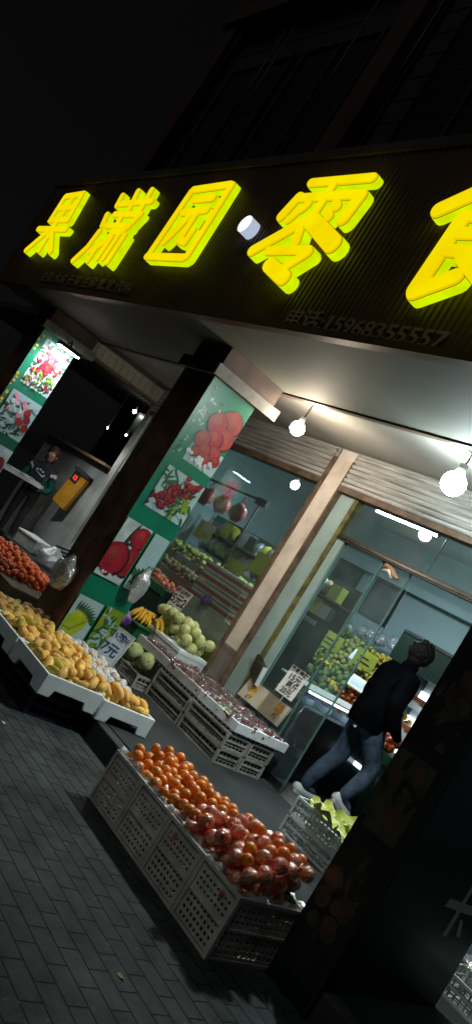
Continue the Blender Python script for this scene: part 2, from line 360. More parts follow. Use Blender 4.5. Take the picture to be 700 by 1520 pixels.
# ------------------------------------------------------------------ camera (solved from the photograph's vanishing points)
pitch, yaw, roll = R(3.34), R(52.6), R(31.8)
F = Vector((-math.sin(yaw) * math.cos(pitch), math.cos(yaw) * math.cos(pitch), math.sin(pitch)))
RT = Vector((math.cos(yaw), math.sin(yaw), 0)); UP = RT.cross(F)
cx = RT * math.cos(roll) + UP * math.sin(roll); cy = -RT * math.sin(roll) + UP * math.cos(roll)
cam = bpy.data.cameras.new('camera'); co = bpy.data.objects.new('camera', cam); col.objects.link(co)
mw = Matrix((cx, cy, -F)).transposed().to_4x4(); mw.translation = Vector((0, 0, 1.6)); co.matrix_world = mw
cam.sensor_fit = 'VERTICAL'; cam.sensor_height = 24.; cam.lens = 24. * 1200 / 1520; cam.clip_end = 500; cam.clip_start = .05
scene.camera = co

# ------------------------------------------------------------------ setting
tag(MB().add([(-120, -120, -.004), (120, -120, -.004), (120, 120, -.004), (-120, 120, -.004)], [(0, 1, 2, 3)], 'curb').build('ground'), kind='structure')
tag(MB().add([(-60, -12, 0), (30, -12, 0), (30, 3.53, 0), (-60, 3.53, 0)], [(0, 1, 2, 3)], 'paver').build('sidewalk'), kind='structure')
b = MB(); b.box((-40, 3.53, -.05), (20, 3.64, .146), 'curb')
tag(add_bevel(b.build('kerb'), .012), kind='structure')
b = MB(); b.box((-40, 3.642, -.05), (20, 5.5, .15), 'concrete')
tag(b.build('pavement'), kind='structure')
b = MB(); b.box((-10, 5.502, -.05), (2, 9.6, .154), 'tile_floor')
tag(b.build('shop_floor'), kind='structure')

# ------------------------------------------------------------------ shop building
shop = thing('shop_building', 'dark two storey shop building with lit ground floor behind the yellow sign', 'building', (0, 0, 0))
b = MB(); b.box((-10.2, 9.5, .15), (2, 9.7, 3.36), 'wall_teal'); b.build('back_wall', shop)
b = MB(); b.box((-10.2, 5.62, .15), (-10.0, 9.498, 3.36), 'wall_teal'); b.build('side_wall', shop)
b = MB(); b.box((1.2, 5.5, .15), (1.4, 9.498, 3.36), 'wall_teal'); b.build('side_wall', shop)
b = MB(); b.box((-9.998, 5.56, 3.36), (1.2, 9.498, 3.42), 'ceil_in'); b.build('ceiling', shop)
b = MB(); b.box((-9.998, 9.3, 2.62), (1.2, 9.497, 2.74), 'wall_teal'); b.build('wall_ledge', shop)
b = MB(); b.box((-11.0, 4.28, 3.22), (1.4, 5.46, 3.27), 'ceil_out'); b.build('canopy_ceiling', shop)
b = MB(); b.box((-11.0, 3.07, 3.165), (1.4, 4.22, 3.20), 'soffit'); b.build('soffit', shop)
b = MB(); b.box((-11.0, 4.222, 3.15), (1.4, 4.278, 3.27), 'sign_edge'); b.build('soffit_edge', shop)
b = MB(); b.box((-10.98, 5.46, 3.2), (1.4, 5.52, 3.42), 'ceil_out'); b.build('lintel', shop)
# pier between the two bays
b = MB()
b.box((-6.12, 5.42, .9), (-5.885, 5.58, 3.2), 'pier'); b.box((-6.12, 5.415, .15), (-5.885, 5.585, .898), 'pier_low')
pier = b.build('pier', shop); add_bevel(pier, .008)
b = MB(); b.box((-6.165, 5.40, .15), (-6.122, 5.60, 3.1), 'pier_trim'); b.build('trim', pier)
b = MB(); b.box((-5.883, 5.41, .15), (-5.85, 5.60, 3.1), 'pier_trim'); b.build('trim', pier)
# rolled shutters: corrugated casings
def shutter(x0, x1):
    b = MB(); prof = []; z = 2.83; k = 0
    prof.append((5.43, 2.83))
    while z < 3.19:
        prof += [(5.405, z + .006), (5.392, z + .022), (5.405, z + .04), (5.43, z + .048)]; z += .052; k += 1
    n = len(prof)
    vs = [(x0, y, z) for y, z in prof] + [(x1, y, z) for y, z in prof]
    b.add(vs, [(i, i + 1, n + i + 1, n + i) for i in range(n - 1)], 'shutter')
    b.box((x0, 5.432, 2.835), (x1, 5.56, 3.199), 'shutter')
    o = b.build('shutter_box', shop)
    c = MB(); c.box((x0, 5.40, 2.775), (x1, 5.55, 2.828), 'pier_trim'); c.build('bottom_rail', o)
shutter(-9.95, -6.17); shutter(-5.848, 1.1)
# jamb panel, olive strip, door head rail
b = MB(); b.box((-5.845, 5.47, .15), (-5.63, 5.53, 2.772), 'jamb_cyan'); b.build('jamb_panel', shop)
b = MB(); b.box((-5.628, 5.455, .15), (-5.575, 5.545, 2.772), 'olive'); b.build('jamb_strip', shop)
b = MB(); b.box((-5.572, 5.47, .15), (-5.47, 5.53, 2.35), 'jamb_cyan'); b.build('jamb_panel', shop)
b = MB(); b.box((-5.572, 5.46, 2.352), (1.1, 5.54, 2.41), 'dark_frame'); b.box((-5.572, 5.45, 2.37), (1.1, 5.458, 2.385), 'steel'); b.build('door_rail', shop)
# upper storeys
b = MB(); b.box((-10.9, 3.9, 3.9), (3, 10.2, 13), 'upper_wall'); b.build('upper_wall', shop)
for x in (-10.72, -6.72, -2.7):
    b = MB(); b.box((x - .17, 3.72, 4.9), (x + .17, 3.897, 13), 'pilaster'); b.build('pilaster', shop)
    b = MB(); b.tube([(x + .27, 3.80, 4.85), (x + .27, 3.80, 13)], .045, 'upper_trim'); b.build('downpipe', shop)
b = MB(); b.box((-10.95, 3.66, 7.9), (3, 3.896, 8.15), 'pilaster'); b.build('floor_band', shop)
for x0 in (-10.1, -8.5, -6.0, -4.5):
    for z0 in (5.4, 8.9):
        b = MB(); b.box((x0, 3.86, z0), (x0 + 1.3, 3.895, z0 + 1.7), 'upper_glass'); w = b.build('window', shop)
        b = MB()
        for (a, c) in (((x0 - .05, z0 - .06), (x0 + 1.35, z0)), ((x0 - .05, z0 + 1.7), (x0 + 1.35, z0 + 1.76)), ((x0 - .05, z0), (x0, z0 + 1.7)), ((x0 + 1.3, z0), (x0 + 1.35, z0 + 1.7)), ((x0 + .63, z0), (x0 + .67, z0 + 1.7))):
            b.box((a[0], 3.83, a[1]), (c[0], 3.894, c[1]), 'upper_trim')
        b.build('window_frame', w)
        b = MB()
        for k in range(9):
            z = z0 - .1 + k * .24; b.tube([(x0 - .06, 3.58, z), (x0 + 1.36, 3.58, z)], .008, 'bars', 6)
        for k in range(2):
            x = x0 - .06 + k * 1.42; b.tube([(x, 3.58, z0 - .1), (x, 3.58, z0 + 1.82)], .012, 'bars', 6); b.tube([(x, 3.58, z0 - .1), (x, 3.85, z0 - .1)], .012, 'bars', 6)
        b.build('guard_bars', w)

# ------------------------------------------------------------------ fascia sign with lit letters
sign = thing('shop_sign', 'long dark brown ribbed fascia sign with glowing yellow characters above the shop', 'sign', (0, 0, 0))
b = MB(); x = -10.95; prof = []
while x < 1.4:
    prof += [(x, 3.014), (x + .008, 3.004), (x + .034, 3.004), (x + .042, 3.014)]; x += .05
n = len(prof)
b.add([(px, py, 3.2) for px, py in prof] + [(px, py, 4.62) for px, py in prof], [(i, i + 1, n + i + 1, n + i) for i in range(n - 1)], 'sign_panel')
b.box((-10.95, 3.024, 3.2), (1.4, 3.06, 4.62), 'sign_panel')
b.build('panel', sign)
b = MB(); b.box((-10.98, 2.985, 4.622), (1.42, 3.895, 4.70), 'sign_edge'); b.build('top_cap', sign)
b = MB(); b.box((-10.98, 2.99, 3.145), (1.42, 3.066, 3.198), 'sign_panel'); b.build('bottom_edge', sign)
b = MB(); b.box((-10.98, 3.0, 3.2), (-10.952, 3.895, 4.62), 'sign_panel'); b.build('end_cap', sign)
def stroke_outline(pts, w, taper=1.):
    """rounded outline of a thick polyline (x, z)"""
    P = [Vector(p) for p in pts]; n = len(P); lft = []; rgt = []
    h = w / 2
    def nrm(a, b):
        d = (b - a).normalized(); return Vector((-d.y, d.x)), d
    for i in range(n):
        hw = h * (1 + (taper - 1) * i / (n - 1))
        if i == 0: nn, d = nrm(P[0], P[1]); k = 1
        elif i == n - 1: nn, d = nrm(P[-2], P[-1]); k = 1
        else:
            n1, _ = nrm(P[i - 1], P[i]); n2, _ = nrm(P[i], P[i + 1]); nn = (n1 + n2).normalized(); k = min(1.35, 1 / max(.3, nn.dot(n1)))
        lft.append(P[i] + nn * hw * k); rgt.append(P[i] - nn * hw * k)
    out = []
    nn, d = nrm(P[0], P[1])
    for k in range(0, 7):
        g = math.pi * (k / 6); q = nn * math.cos(math.pi - g) * -1
    # start cap from right to left
    for k in range(7):
        g = math.pi * k / 6; out.append(P[0] + (-nn * math.cos(g) - d * math.sin(g)) * h * (.98))
    out = [out[0]] + out[1:-1] + [out[-1]]
    out += lft[1:-1]
    nn, d = nrm(P[-2], P[-1]); he = h * taper
    for k in range(7):
        g = math.pi * k / 6; out.append(P[-1] + (nn * math.cos(g) + d * math.sin(g)) * he * .98)
    out += rgt[1:-1][::-1]
    return [(p.x, p.y) for p in out]
def letter(name, strokes, w, depth=.066):
    b = MB(); lab = None
    for k, s in enumerate(strokes):
        ww = w; pts = s; tp = 1.
        if isinstance(s, dict): pts = s['p']; ww = s.get('w', w); tp = s.get('t', 1.)
        ol = stroke_outline(pts, ww, tp); off = .0023 * k
        front = 2.995 - depth - off
        def t3(u, v, d): return (u, d, v)
        # body, a thin dark groove and a slightly domed, inset face
        b.prism(ol, t3, 2.996 - off * .2, front + .006, 'groove', 'side_lime')
        ol2 = stroke_outline(pts, ww * .97, tp)
        b.prism(ol2, t3, front + .0055, front + .003, 'groove', 'groove')
        levels = [(.965, .0029), (.965, -.004), (.90, -.012), (.78, -.018), (.6, -.021)]
        rings = [[t3(u, v, front + dd) for u, v in stroke_outline(pts, ww * kk, tp)] for kk, dd in levels]; n = len(rings[0])
        for q in range(4):
            b.add(rings[q] + rings[q + 1], [(i, (i + 1) % n, n + (i + 1) % n, n + i) for i in range(n)], 'face_rim' if q < 2 else 'face_yellow')
        b.add(rings[4], [tuple(range(n))], 'face_yellow')
    return tag(b.build(name, sign), lab)
LET = {
 'guo': [[(-10.13, 4.38), (-9.63, 4.40), (-9.56, 4.03)], [(-10.13, 4.36), (-10.12, 4.03), (-9.58, 4.03)], [(-9.84, 4.37), (-9.83, 4.05)], [(-10.10, 4.2), (-9.60, 4.21)],
         [(-10.31, 3.89), (-9.40, 3.89)], [(-9.83, 4.0), (-9.80, 3.58)], {'p': [(-9.92, 3.84), (-10.24, 3.57)]}, {'p': [(-9.76, 3.84), (-9.40, 3.57)]}],
 'shu': [{'p': [(-8.34, 4.22), (-7.66, 4.24)]}, [(-8.44, 4.33), (-8.41, 4.2)], [(-8.11, 4.37), (-8.04, 4.14)], [(-7.80, 4.37), (-7.77, 4.14)], [(-8.50, 4.08), (-8.44, 3.94)],
         [(-8.30, 4.08), (-7.68, 4.07)], [(-7.69, 4.06), (-7.74, 3.97)], [(-8.40, 3.86), (-8.44, 3.66), (-8.59, 3.48)], [(-8.20, 3.72), (-8.20, 3.49)], [(-8.06, 4.02), (-8.05, 3.74), (-8.30, 3.60)],
         [(-8.30, 3.93), (-7.74, 3.92)], [(-7.98, 3.78), (-7.99, 3.53)], [(-7.84, 3.80), (-7.85, 3.53)], [(-7.69, 3.80), (-7.69, 3.49)], [(-8.02, 3.84), (-7.76, 3.85)]],
 'yuan': [[(-6.96, 4.32), (-7.0, 3.62)], [(-6.94, 4.34), (-6.34, 4.37)], [(-6.30, 4.36), (-6.29, 3.63)], [(-7.0, 3.60), (-6.32, 3.61)], [(-6.78, 4.22), (-6.47, 4.23)], [(-6.83, 4.08), (-6.44, 4.10)],
          [(-6.67, 4.06), (-6.72, 3.93), (-6.83, 3.76)], [(-6.57, 4.06), (-6.57, 3.78), (-6.45, 3.76), (-6.44, 3.88)]],
 'ling': [[(-5.17, 4.33), (-4.50, 4.34)], {'p': [(-5.21, 4.20), (-5.28, 4.03)], 'w': .1}, [(-5.19, 4.19), (-4.49, 4.20)], {'p': [(-4.50, 4.18), (-4.53, 4.00)], 'w': .125}, [(-4.87, 4.30), (-4.88, 3.98)], [(-4.74, 4.06), (-4.69, 4.01)],
          [(-5.09, 4.06), (-5.14, 3.99)], [(-5.02, 4.12), (-5.05, 4.08)], [(-4.70, 4.12), (-4.66, 4.09)], {'p': [(-4.88, 3.99), (-5.34, 3.70)], 'w': .105}, {'p': [(-4.84, 3.97), (-4.45, 3.78)], 'w': .15, 't': 1.05},
          [(-4.90, 3.88), (-4.86, 3.78)], [(-5.12, 3.70), (-4.66, 3.72)], [(-4.64, 3.70), (-4.82, 3.55)], {'p': [(-5.0, 3.58), (-4.73, 3.48)], 'w': .13}],
 'shi': [{'p': [(-3.16, 4.40), (-3.40, 4.22), (-3.70, 4.06)], 'w': .12}, {'p': [(-3.14, 4.38), (-2.90, 4.2), (-2.60, 4.08)], 'w': .13}, [(-3.15, 4.24), (-3.10, 4.14)], {'p': [(-3.46, 3.99), (-3.49, 3.50)], 'w': .13},
         {'p': [(-3.48, 3.48), (-3.25, 3.60)], 'w': .12}, [(-3.44, 4.0), (-2.92, 4.02)], [(-2.88, 4.02), (-2.90, 3.76)], [(-3.42, 3.88), (-2.92, 3.88)], [(-3.42, 3.76), (-2.88, 3.75)], {'p': [(-3.26, 3.73), (-3.02, 3.58), (-2.72, 3.45)], 'w': .14}, [(-2.72, 3.72), (-2.90, 3.62)]],
}
for k, w in (('guo', .086), ('shu', .076), ('yuan', .082), ('ling', .082), ('shi', .09)):
    letter('sign_letter', LET[k], w)
b = MB(); ol = [(-5.675 + .078 * math.cos(2 * math.pi * k / 24), 3.945 + .078 * math.sin(2 * math.pi * k / 24)) for k in range(24)]
b.prism(ol, lambda u, v, d: (u, d, v), 2.996, 2.90, 'dot_white', 'dot_side'); b.build('sign_dot', sign)
rx = (R(90), 0, 0)
me = text_mesh('电话:15968355557', .205, .003, 'text_dim', .004)
o = obj('phone_text', me, sign, (-3.87, 2.994, 3.235), rx); o.scale = (.93, .78, 1)
me = text_mesh('主营:水果 干果 生鲜 批发 代购', .19, .003, 'text_dim', .002)
o = obj('small_text', me, sign, (-8.27, 2.994, 3.285), rx); o.scale = (.94, .72, 1)
for o in sign.children:
    if 'text' in o.name: o.scale.x *= 1.
b = MB(); b.tube([(-11.4, 3.5, 4.55), (-11.1, 3.3, 4.86), (-10.8, 3.15, 4.9), (-10.55, 3.1, 4.76), (-10.5, 3.1, 4.70)], .009, 'upper_trim', 6)
tag(b.build('cable'), 'thin pale cable arching over the far top corner of the sign', 'cable')

# ------------------------------------------------------------------ pillars with fruit posters
class Poster:
    """flat printed poster on the +x face (axis 'x') or -y face (axis 'y'); layers 1 mm apart"""
    def __init__(s, at, axis): s.b = MB(); s.at = at; s.axis = axis; s.k = 0; s.clip = None
    def p3(s, a, z):
        d = .002 + .00006 * s.k
        return (s.at + d, a, z) if s.axis == 'x' else (a, s.at - d, z)
    def poly(s, pts, m):
        if s.clip:
            a0, a1, z0, z1 = s.clip
            if max(p[0] for p in pts) < a0 or min(p[0] for p in pts) > a1 or max(p[1] for p in pts) < z0 or min(p[1] for p in pts) > z1: return
            for (ax, lim, sg) in ((0, a0, 1), (0, a1, -1), (1, z0, 1), (1, z1, -1)):      # clip to the printed picture
                out = []
                for i in range(len(pts)):
                    p, q = pts[i], pts[(i + 1) % len(pts)]; ip, iq = (p[ax] - lim) * sg >= 0, (q[ax] - lim) * sg >= 0
                    if ip: out.append(p)
                    if ip != iq:
                        t = (lim - p[ax]) / (q[ax] - p[ax]); out.append((p[0] + (q[0] - p[0]) * t, p[1] + (q[1] - p[1]) * t))
                pts = out
                if len(pts) < 3: return
        s.b.add([s.p3(*p) for p in pts], [tuple(range(len(pts)))], m); s.k += 1
    def rect(s, a0, a1, z0, z1, m): s.poly([(a0, z0), (a1, z0), (a1, z1), (a0, z1)], m)
    def disc(s, a, z, r, m, ry=None, rot=0., n=18):
        ry = ry or r; c, q = math.cos(rot), math.sin(rot)
        s.poly([(a + r * math.cos(g) * c - ry * math.sin(g) * q, z + r * math.cos(g) * q + ry * math.sin(g) * c) for g in [2 * math.pi * k / n for k in range(n)]], m)
    def fruit(s, a, z, r, m, dark, hl, ry=None):
        ry = ry or r
        s.disc(a, z, r, dark, ry); s.disc(a - r * .05, z + ry * .06, r * .9, m, ry * .9); s.disc(a - r * .2, z + ry * .3, r * .42, hl, ry * .38); s.disc(a - r * .25, z + ry * .38, r * .13, 'poster_orange', ry * .11)
    def leaf(s, a, z, l, w, rot, m):
        c, q = math.cos(rot), math.sin(rot); pts = []
        for t, h in ((0, 0), (.25, .8), (.5, 1), (.75, .7), (1, 0), (.75, -.6), (.5, -.9), (.25, -.7)):
            u, v = t * l, h * w; pts.append((a + u * c - v * q, z + u * q + v * c))
        s.poly(pts, m)
    def cluster(s, box, n, r, ms, leaf=None, nl=0, ll=.12):
        a0, a1, z0, z1 = box
        for k in range(nl): s.leaf(random.uniform(a0, a1), random.uniform(z0, z1), ll * random.uniform(.6, 1.2), ll * .16, random.uniform(0, 6.28), leaf)
        for k in range(n): rr = r * random.uniform(.75, 1.2); s.disc(random.uniform(a0 + rr, a1 - rr), random.uniform(z0 + rr, z1 - rr), rr, random.choice(ms), n=12)
    def build(s, parent): return s.b.build('poster', parent)

def pillar(x0, x1, y0, y1, label, ztop=2.88):
    t = thing('pillar', label, 'pillar', (0, 0, 0))
    b = MB(); b.box((x0, y0, .0), (x1, y1, ztop), 'pillar_stone'); b.build('shaft', t)
    b = MB(); b.box((x0 - .06, y0 - .05, ztop), (x1 + .05, y1 + .22, ztop + .105), 'capital'); b.box((x0 - .062, y0 - .053, ztop + .001), (x1 + .0, y0 - .051, ztop + .104), 'capital_dark')
    b.box((x0, y0, ztop + .106), (x1, y1 + .16, 3.163), 'capital_dark'); b.build('capital', t)
    return t
# central pillar
pc = pillar(-6.33, -5.818, 3.5, 4.02, 'brown stone pillar in the middle carrying the lychee, apple and lime fruit posters')
p = Poster(-5.818, 'x'); y0, y1 = 3.502, 4.018
p.rect(y0, y1, .155, 2.87, 'poster_green')
# top picture: peaches
p.clip = (3.502, 4.017, 2.15, 2.86); p.rect(3.60, 4.016, 2.17, 2.80, 'poster_green'); p.rect(3.66, 4.016, 2.15, 2.36, 'poster_pale')
for k in range(26): p.leaf(random.uniform(3.56, 3.86), random.uniform(2.45, 2.84), .06, .008, random.uniform(0, 6.28), random.choice(['poster_white', 'poster_dark', 'poster_leaf']))
for k in range(30): p.disc(random.uniform(3.54, 3.60), random.uniform(2.1, 2.84), random.uniform(.004, .014), random.choice(['poster_white', 'poster_dark']), n=7)
for (a, z, r) in ((3.90, 2.63, .125), (3.78, 2.56, .11), (3.93, 2.48, .10), (3.83, 2.43, .10), (3.73, 2.38, .085), (3.90, 2.33, .08), (3.80, 2.30, .075), (3.72, 2.26, .05), (3.86, 2.24, .055), (3.96, 2.28, .05)):
    p.fruit(a, z, r, random.choice(['poster_brick', 'poster_brick', 'poster_red']), 'poster_maroon', 'poster_orange')
for k in range(16): p.disc(random.uniform(3.66, 3.98), random.uniform(2.16, 2.24), random.uniform(.012, .03), 'poster_white', n=8)
# second picture: red lychee sprig
p.clip = (3.58, 4.016, 1.645, 2.045); p.rect(3.58, 4.016, 1.645, 2.045, 'poster_pale')
for k in range(26): p.leaf(random.uniform(3.62, 3.9), random.uniform(1.82, 2.04), .13, .012, random.uniform(2.2, 5.2), 'poster_leaf')
for k in range(30): p.leaf(random.uniform(3.82, 4.0), random.uniform(1.70, 1.95), .10, .016, random.uniform(3, 5.5), random.choice(['poster_leaf', 'poster_lime2']))
for k in range(80):
    t = random.random(); a = 3.65 + .25 * t + random.gauss(0, .045); z = 1.72 + .26 * t + random.gauss(0, .04); q = random.uniform(.018, .030); p.disc(a, z, q, 'poster_maroon', n=10); p.disc(a - q * .1, z + q * .12, q * .8, random.choice(['poster_red', 'poster_red', 'poster_brick']), n=10)
for k in range(4): p.poly([(3.64 + .08 * k, 1.70 + .012 * (k % 2)), (3.73 + .08 * k, 1.695 - .012 * (k % 2)), (3.73 + .08 * k, 1.70 - .012 * (k % 2)), (3.64 + .08 * k, 1.706 + .012 * (k % 2))], 'poster_dark')
# third: big apples and a narrow panel
p.clip = (3.504, 3.79, .95, 1.49); p.rect(3.504, 3.79, .95, 1.49, 'poster_white'); p.clip = (3.825, 3.995, .955, 1.49); p.rect(3.825, 3.995, .955, 1.49, 'poster_pale')
p.clip = (3.504, 3.79, .95, 1.49); p.leaf(3.60, 1.22, .30, .022, 1.35, 'poster_dark'); p.leaf(3.56, 1.26, .14, .02, .3, 'poster_dark'); p.leaf(3.62, 1.42, .1, .02, -.6, 'poster_dark')
p.fruit(3.73, 1.375, .10, 'poster_red', 'poster_maroon', 'poster_brick', .105); p.fruit(3.745, 1.15, .085, 'poster_red', 'poster_maroon', 'poster_brick', .15)
p.fruit(3.60, 1.125, .145, 'poster_red', 'poster_maroon', 'poster_brick', .16)
for k in range(30): p.disc(random.uniform(3.52, 3.78), random.uniform(.955, 1.0), random.uniform(.006, .016), 'poster_white', n=7)
p.clip = (3.825, 3.995, .955, 1.49)
for k in range(16): p.leaf(random.uniform(3.90, 3.97), random.uniform(.97, 1.12), .13, .02, random.uniform(1.2, 3.4), 'poster_leaf')
# fourth: lime coloured star fruit and leaves
p.clip = (3.504, 3.765, .30, .745); p.rect(3.504, 3.765, .30, .745, 'poster_pale'); p.clip = (3.80, 4.0, .30, .76); p.rect(3.80, 4.0, .30, .76, 'poster_lime2')
p.clip = (3.504, 3.765, .30, .745)
p.poly([(3.508, .34), (3.62, .36), (3.70, .48), (3.72, .58), (3.66, .64), (3.58, .62), (3.51, .55)], 'poster_lime')
p.poly([(3.508, .44), (3.60, .43), (3.70, .55), (3.69, .565), (3.59, .45), (3.508, .46)], 'poster_lime2')
for k in range(11): p.leaf(3.55 + .017 * k, .60 + .004 * k - (.0009 * k * k), .11, .013, 1.5 - .16 * k, 'poster_leaf')
p.clip = (3.80, 4.0, .30, .76)
for k in range(60): p.leaf(random.uniform(3.82, 3.96), random.uniform(.32, .70), .09, .012, random.uniform(0, 6.28), random.choice(['poster_leaf', 'poster_leaf', 'poster_pale']))
p.build(pc)
# faint relief of dim pictures on the street side
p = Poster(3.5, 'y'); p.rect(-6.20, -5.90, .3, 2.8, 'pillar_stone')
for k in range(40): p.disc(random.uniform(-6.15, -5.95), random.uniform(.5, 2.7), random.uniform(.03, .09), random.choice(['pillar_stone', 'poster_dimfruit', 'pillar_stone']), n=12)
p.build(pc)
# left pillar
pl = pillar(-10.37, -9.868, 3.5, 4.02, 'far left brown pillar with brightly lit berry and dragon fruit posters under a small lamp')
p = Poster(-9.868, 'x'); p.rect(3.502, 4.018, .155, 2.87, 'poster_green')
for k in range(34): p.disc(3.512 + random.uniform(0, .03), random.uniform(1.2, 2.8), random.uniform(.008, .02), random.choice(['poster_yellow', 'poster_lime', 'poster_red']), n=9)
p.clip = (3.60, 4.016, 2.16, 2.79); p.rect(3.60, 4.016, 2.16, 2.79, 'poster_white')
p.cluster((3.62, 4.01, 2.17, 2.75), 60, .022, ['poster_red', 'poster_brick', 'poster_pink'], 'poster_leaf', 90, .09)
for k in range(40): p.leaf(random.uniform(3.62, 3.98), random.uniform(2.17, 2.4), .09, .01, random.uniform(0, 6), random.choice(['poster_leaf', 'poster_lime2', 'poster_white']))
p.cluster((3.68, 3.9, 2.35, 2.7), 30, .024, ['poster_red', 'poster_brick'])
p.clip = (3.58, 4.016, 1.50, 2.04); p.rect(3.58, 4.016, 1.50, 2.04, 'poster_pale')
for k in range(70): p.leaf(random.uniform(3.6, 3.98), random.uniform(1.52, 1.95), .12, .014, random.uniform(0, 6.28), random.choice(['poster_leaf', 'poster_dark', 'poster_pale']))
p.cluster((3.62, 3.9, 1.75, 2.03), 26, .03, ['poster_white', 'poster_pink', 'poster_pale'])
for (a, z) in ((3.94, 1.78), (3.86, 1.72), (3.97, 1.68), (3.9, 1.86)): p.disc(a, z, .05, 'poster_red')
p.clip = (3.52, 4.016, .8, 1.36); p.rect(3.52, 4.016, .8, 1.36, 'poster_white'); p.disc(3.86, 1.1, .15, 'poster_red', .2); p.disc(3.66, 1.0, .12, 'poster_red', .16)
for k in range(14): p.disc(random.uniform(3.8, 4.0), random.uniform(1.24, 1.32), .025, 'poster_white', n=8)
p.build(pl)
# near right pillar, very dark
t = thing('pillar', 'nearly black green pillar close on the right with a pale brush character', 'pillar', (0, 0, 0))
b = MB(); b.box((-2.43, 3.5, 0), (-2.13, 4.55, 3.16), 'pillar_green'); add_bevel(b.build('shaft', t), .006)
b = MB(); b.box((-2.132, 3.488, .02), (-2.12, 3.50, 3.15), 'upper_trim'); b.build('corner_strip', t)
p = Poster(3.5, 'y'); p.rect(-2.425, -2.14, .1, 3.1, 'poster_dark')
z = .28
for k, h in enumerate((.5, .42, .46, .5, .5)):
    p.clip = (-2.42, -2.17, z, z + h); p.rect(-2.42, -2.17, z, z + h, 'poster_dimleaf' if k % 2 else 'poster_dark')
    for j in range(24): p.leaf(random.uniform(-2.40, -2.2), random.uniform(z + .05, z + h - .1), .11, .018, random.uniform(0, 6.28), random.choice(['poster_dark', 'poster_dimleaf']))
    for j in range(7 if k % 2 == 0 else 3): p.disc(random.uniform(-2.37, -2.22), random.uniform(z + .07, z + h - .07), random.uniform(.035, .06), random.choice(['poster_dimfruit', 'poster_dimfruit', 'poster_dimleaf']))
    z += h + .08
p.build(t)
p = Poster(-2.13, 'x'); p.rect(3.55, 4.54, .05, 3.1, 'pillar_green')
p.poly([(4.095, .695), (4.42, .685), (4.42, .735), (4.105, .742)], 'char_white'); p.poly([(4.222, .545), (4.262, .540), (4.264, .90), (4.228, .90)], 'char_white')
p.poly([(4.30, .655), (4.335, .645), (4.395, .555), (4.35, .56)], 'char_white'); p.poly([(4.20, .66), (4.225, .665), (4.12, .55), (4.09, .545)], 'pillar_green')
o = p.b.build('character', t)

# ------------------------------------------------------------------ left pillar lamp
t = thing('wall_lamp', 'small bright lamp clamped under the far left pillar capital', 'lamp', (-9.70, 3.85, 2.80))
b = MB(); b.box((-.05, -.16, .0), (.05, .16, .05), 'black_matte'); b.tube([(-.1, 0, .05), (-.05, 0, .12), (.0, 0, .05)], .012, 'black_matte'); b.build('housing', t)
b = MB(); b.box((-.045, -.15, -.012), (.045, .15, -.002), 'tube'); b.build('light_panel', t)

# ------------------------------------------------------------------ glazing
def pane(name, x0, x1, z0, z1, y, label, edges=True):
    t = thing(name, label, 'glass door' if 'door' in name else 'window', (0, 0, 0))
    b = MB(); b.box((x0, y, z0), (x1, y + .008, z1), 'glass'); b.build('pane', t)
    if edges:
        for xx in (x0, x1): c = MB(); c.box((xx - .006, y - .003, z0), (xx + .006, y + .011, z1), 'glass_edge'); c.build('edge_strip', t)
        c = MB(); c.box((x0 + .013, y - .008, z0), (x1 - .013, y + .016, z0 + .06), 'steel'); c.build('bottom_rail', t)
    return t
pane('shop_window', -9.94, -6.17, .75, 2.773, 5.50, 'large shop window left of the pale pier, fruit stacked behind it')
pane('transom_window', -5.572, 1.1, 2.412, 2.773, 5.50, 'long transom pane above the shop doorway reflecting a hanging bulb', False)
pane('glass_door', -5.468, -4.95, .17, 2.35, 5.50, 'fixed glass panel beside the cyan jamb, seen left of the door leaf')
d = pane('glass_door', -4.965, -4.62, .17, 2.35, 5.525, 'narrow glass door leaf with orange ribbon at its top corner')
b = MB(); b.tube([(-4.93, 5.515, 2.30), (-4.88, 5.50, 2.33), (-4.80, 5.50, 2.31), (-4.76, 5.50, 2.27), (-4.70, 5.505, 2.26)], [.012, .03, .025, .03, .012], 'ribbon', 8); b.tube([(-4.90, 5.5, 2.27), (-4.82, 5.49, 2.29), (-4.76, 5.49, 2.24)], [.012, .02, .012], 'pier', 8)
b.build('ribbon', d)
d = pane('glass_door', -3.82, -2.5, .17, 2.35, 5.525, 'glass door leaf half hidden behind the dark right pillar')
b = MB(); b.box((-3.80, 5.505, .80), (-3.765, 5.522, 1.02), 'steel'); b.build('handle', d)

# ------------------------------------------------------------------ hanging bulbs
def bulb(x, y, z, r, m, ztop, label, cord):
    t = thing('hanging_bulb', label, 'light bulb', (x, y, z))
    prof = [(0, -r)] + [(r * math.sin(math.pi * k / 12), -r * math.cos(math.pi * k / 12)) for k in range(1, 11)]
    b = MB(); b.lathe(prof, m, 20); b.build('globe', t)
    q = prof[-1]
    b = MB(); b.lathe([(q[0], q[1]), (r * .40, r * 1.2), (r * .36, r * 1.75), (0, r * 1.78)], 'bulb_body', 16); b.build('base', t)
    b = MB(); b.tube([(0, 0, r * 1.7), (.01, .0, (ztop - z) * .7), (0.0, .01, ztop - z)], .007, 'cable', 6)
    b.tube([(0, .01, ztop - z - .01)] + cord, .006, 'cable', 6); b.build('cord', t)
    return t
bulb(-5.635, 4.40, 2.94, .066, 'bulb_warm', 3.218, 'smaller warm white bulb hanging near the central pillar', [(-.25, -.02, .270), (-.6, -.08, .272), (-.8, -.10, .272)])
bulb(-3.86, 4.5, 2.945, .092, 'bulb_cool', 3.218, 'bigger cool white bulb glaring at the right under the canopy', [(.02, -.12, .255), (.05, -.22, .262)])
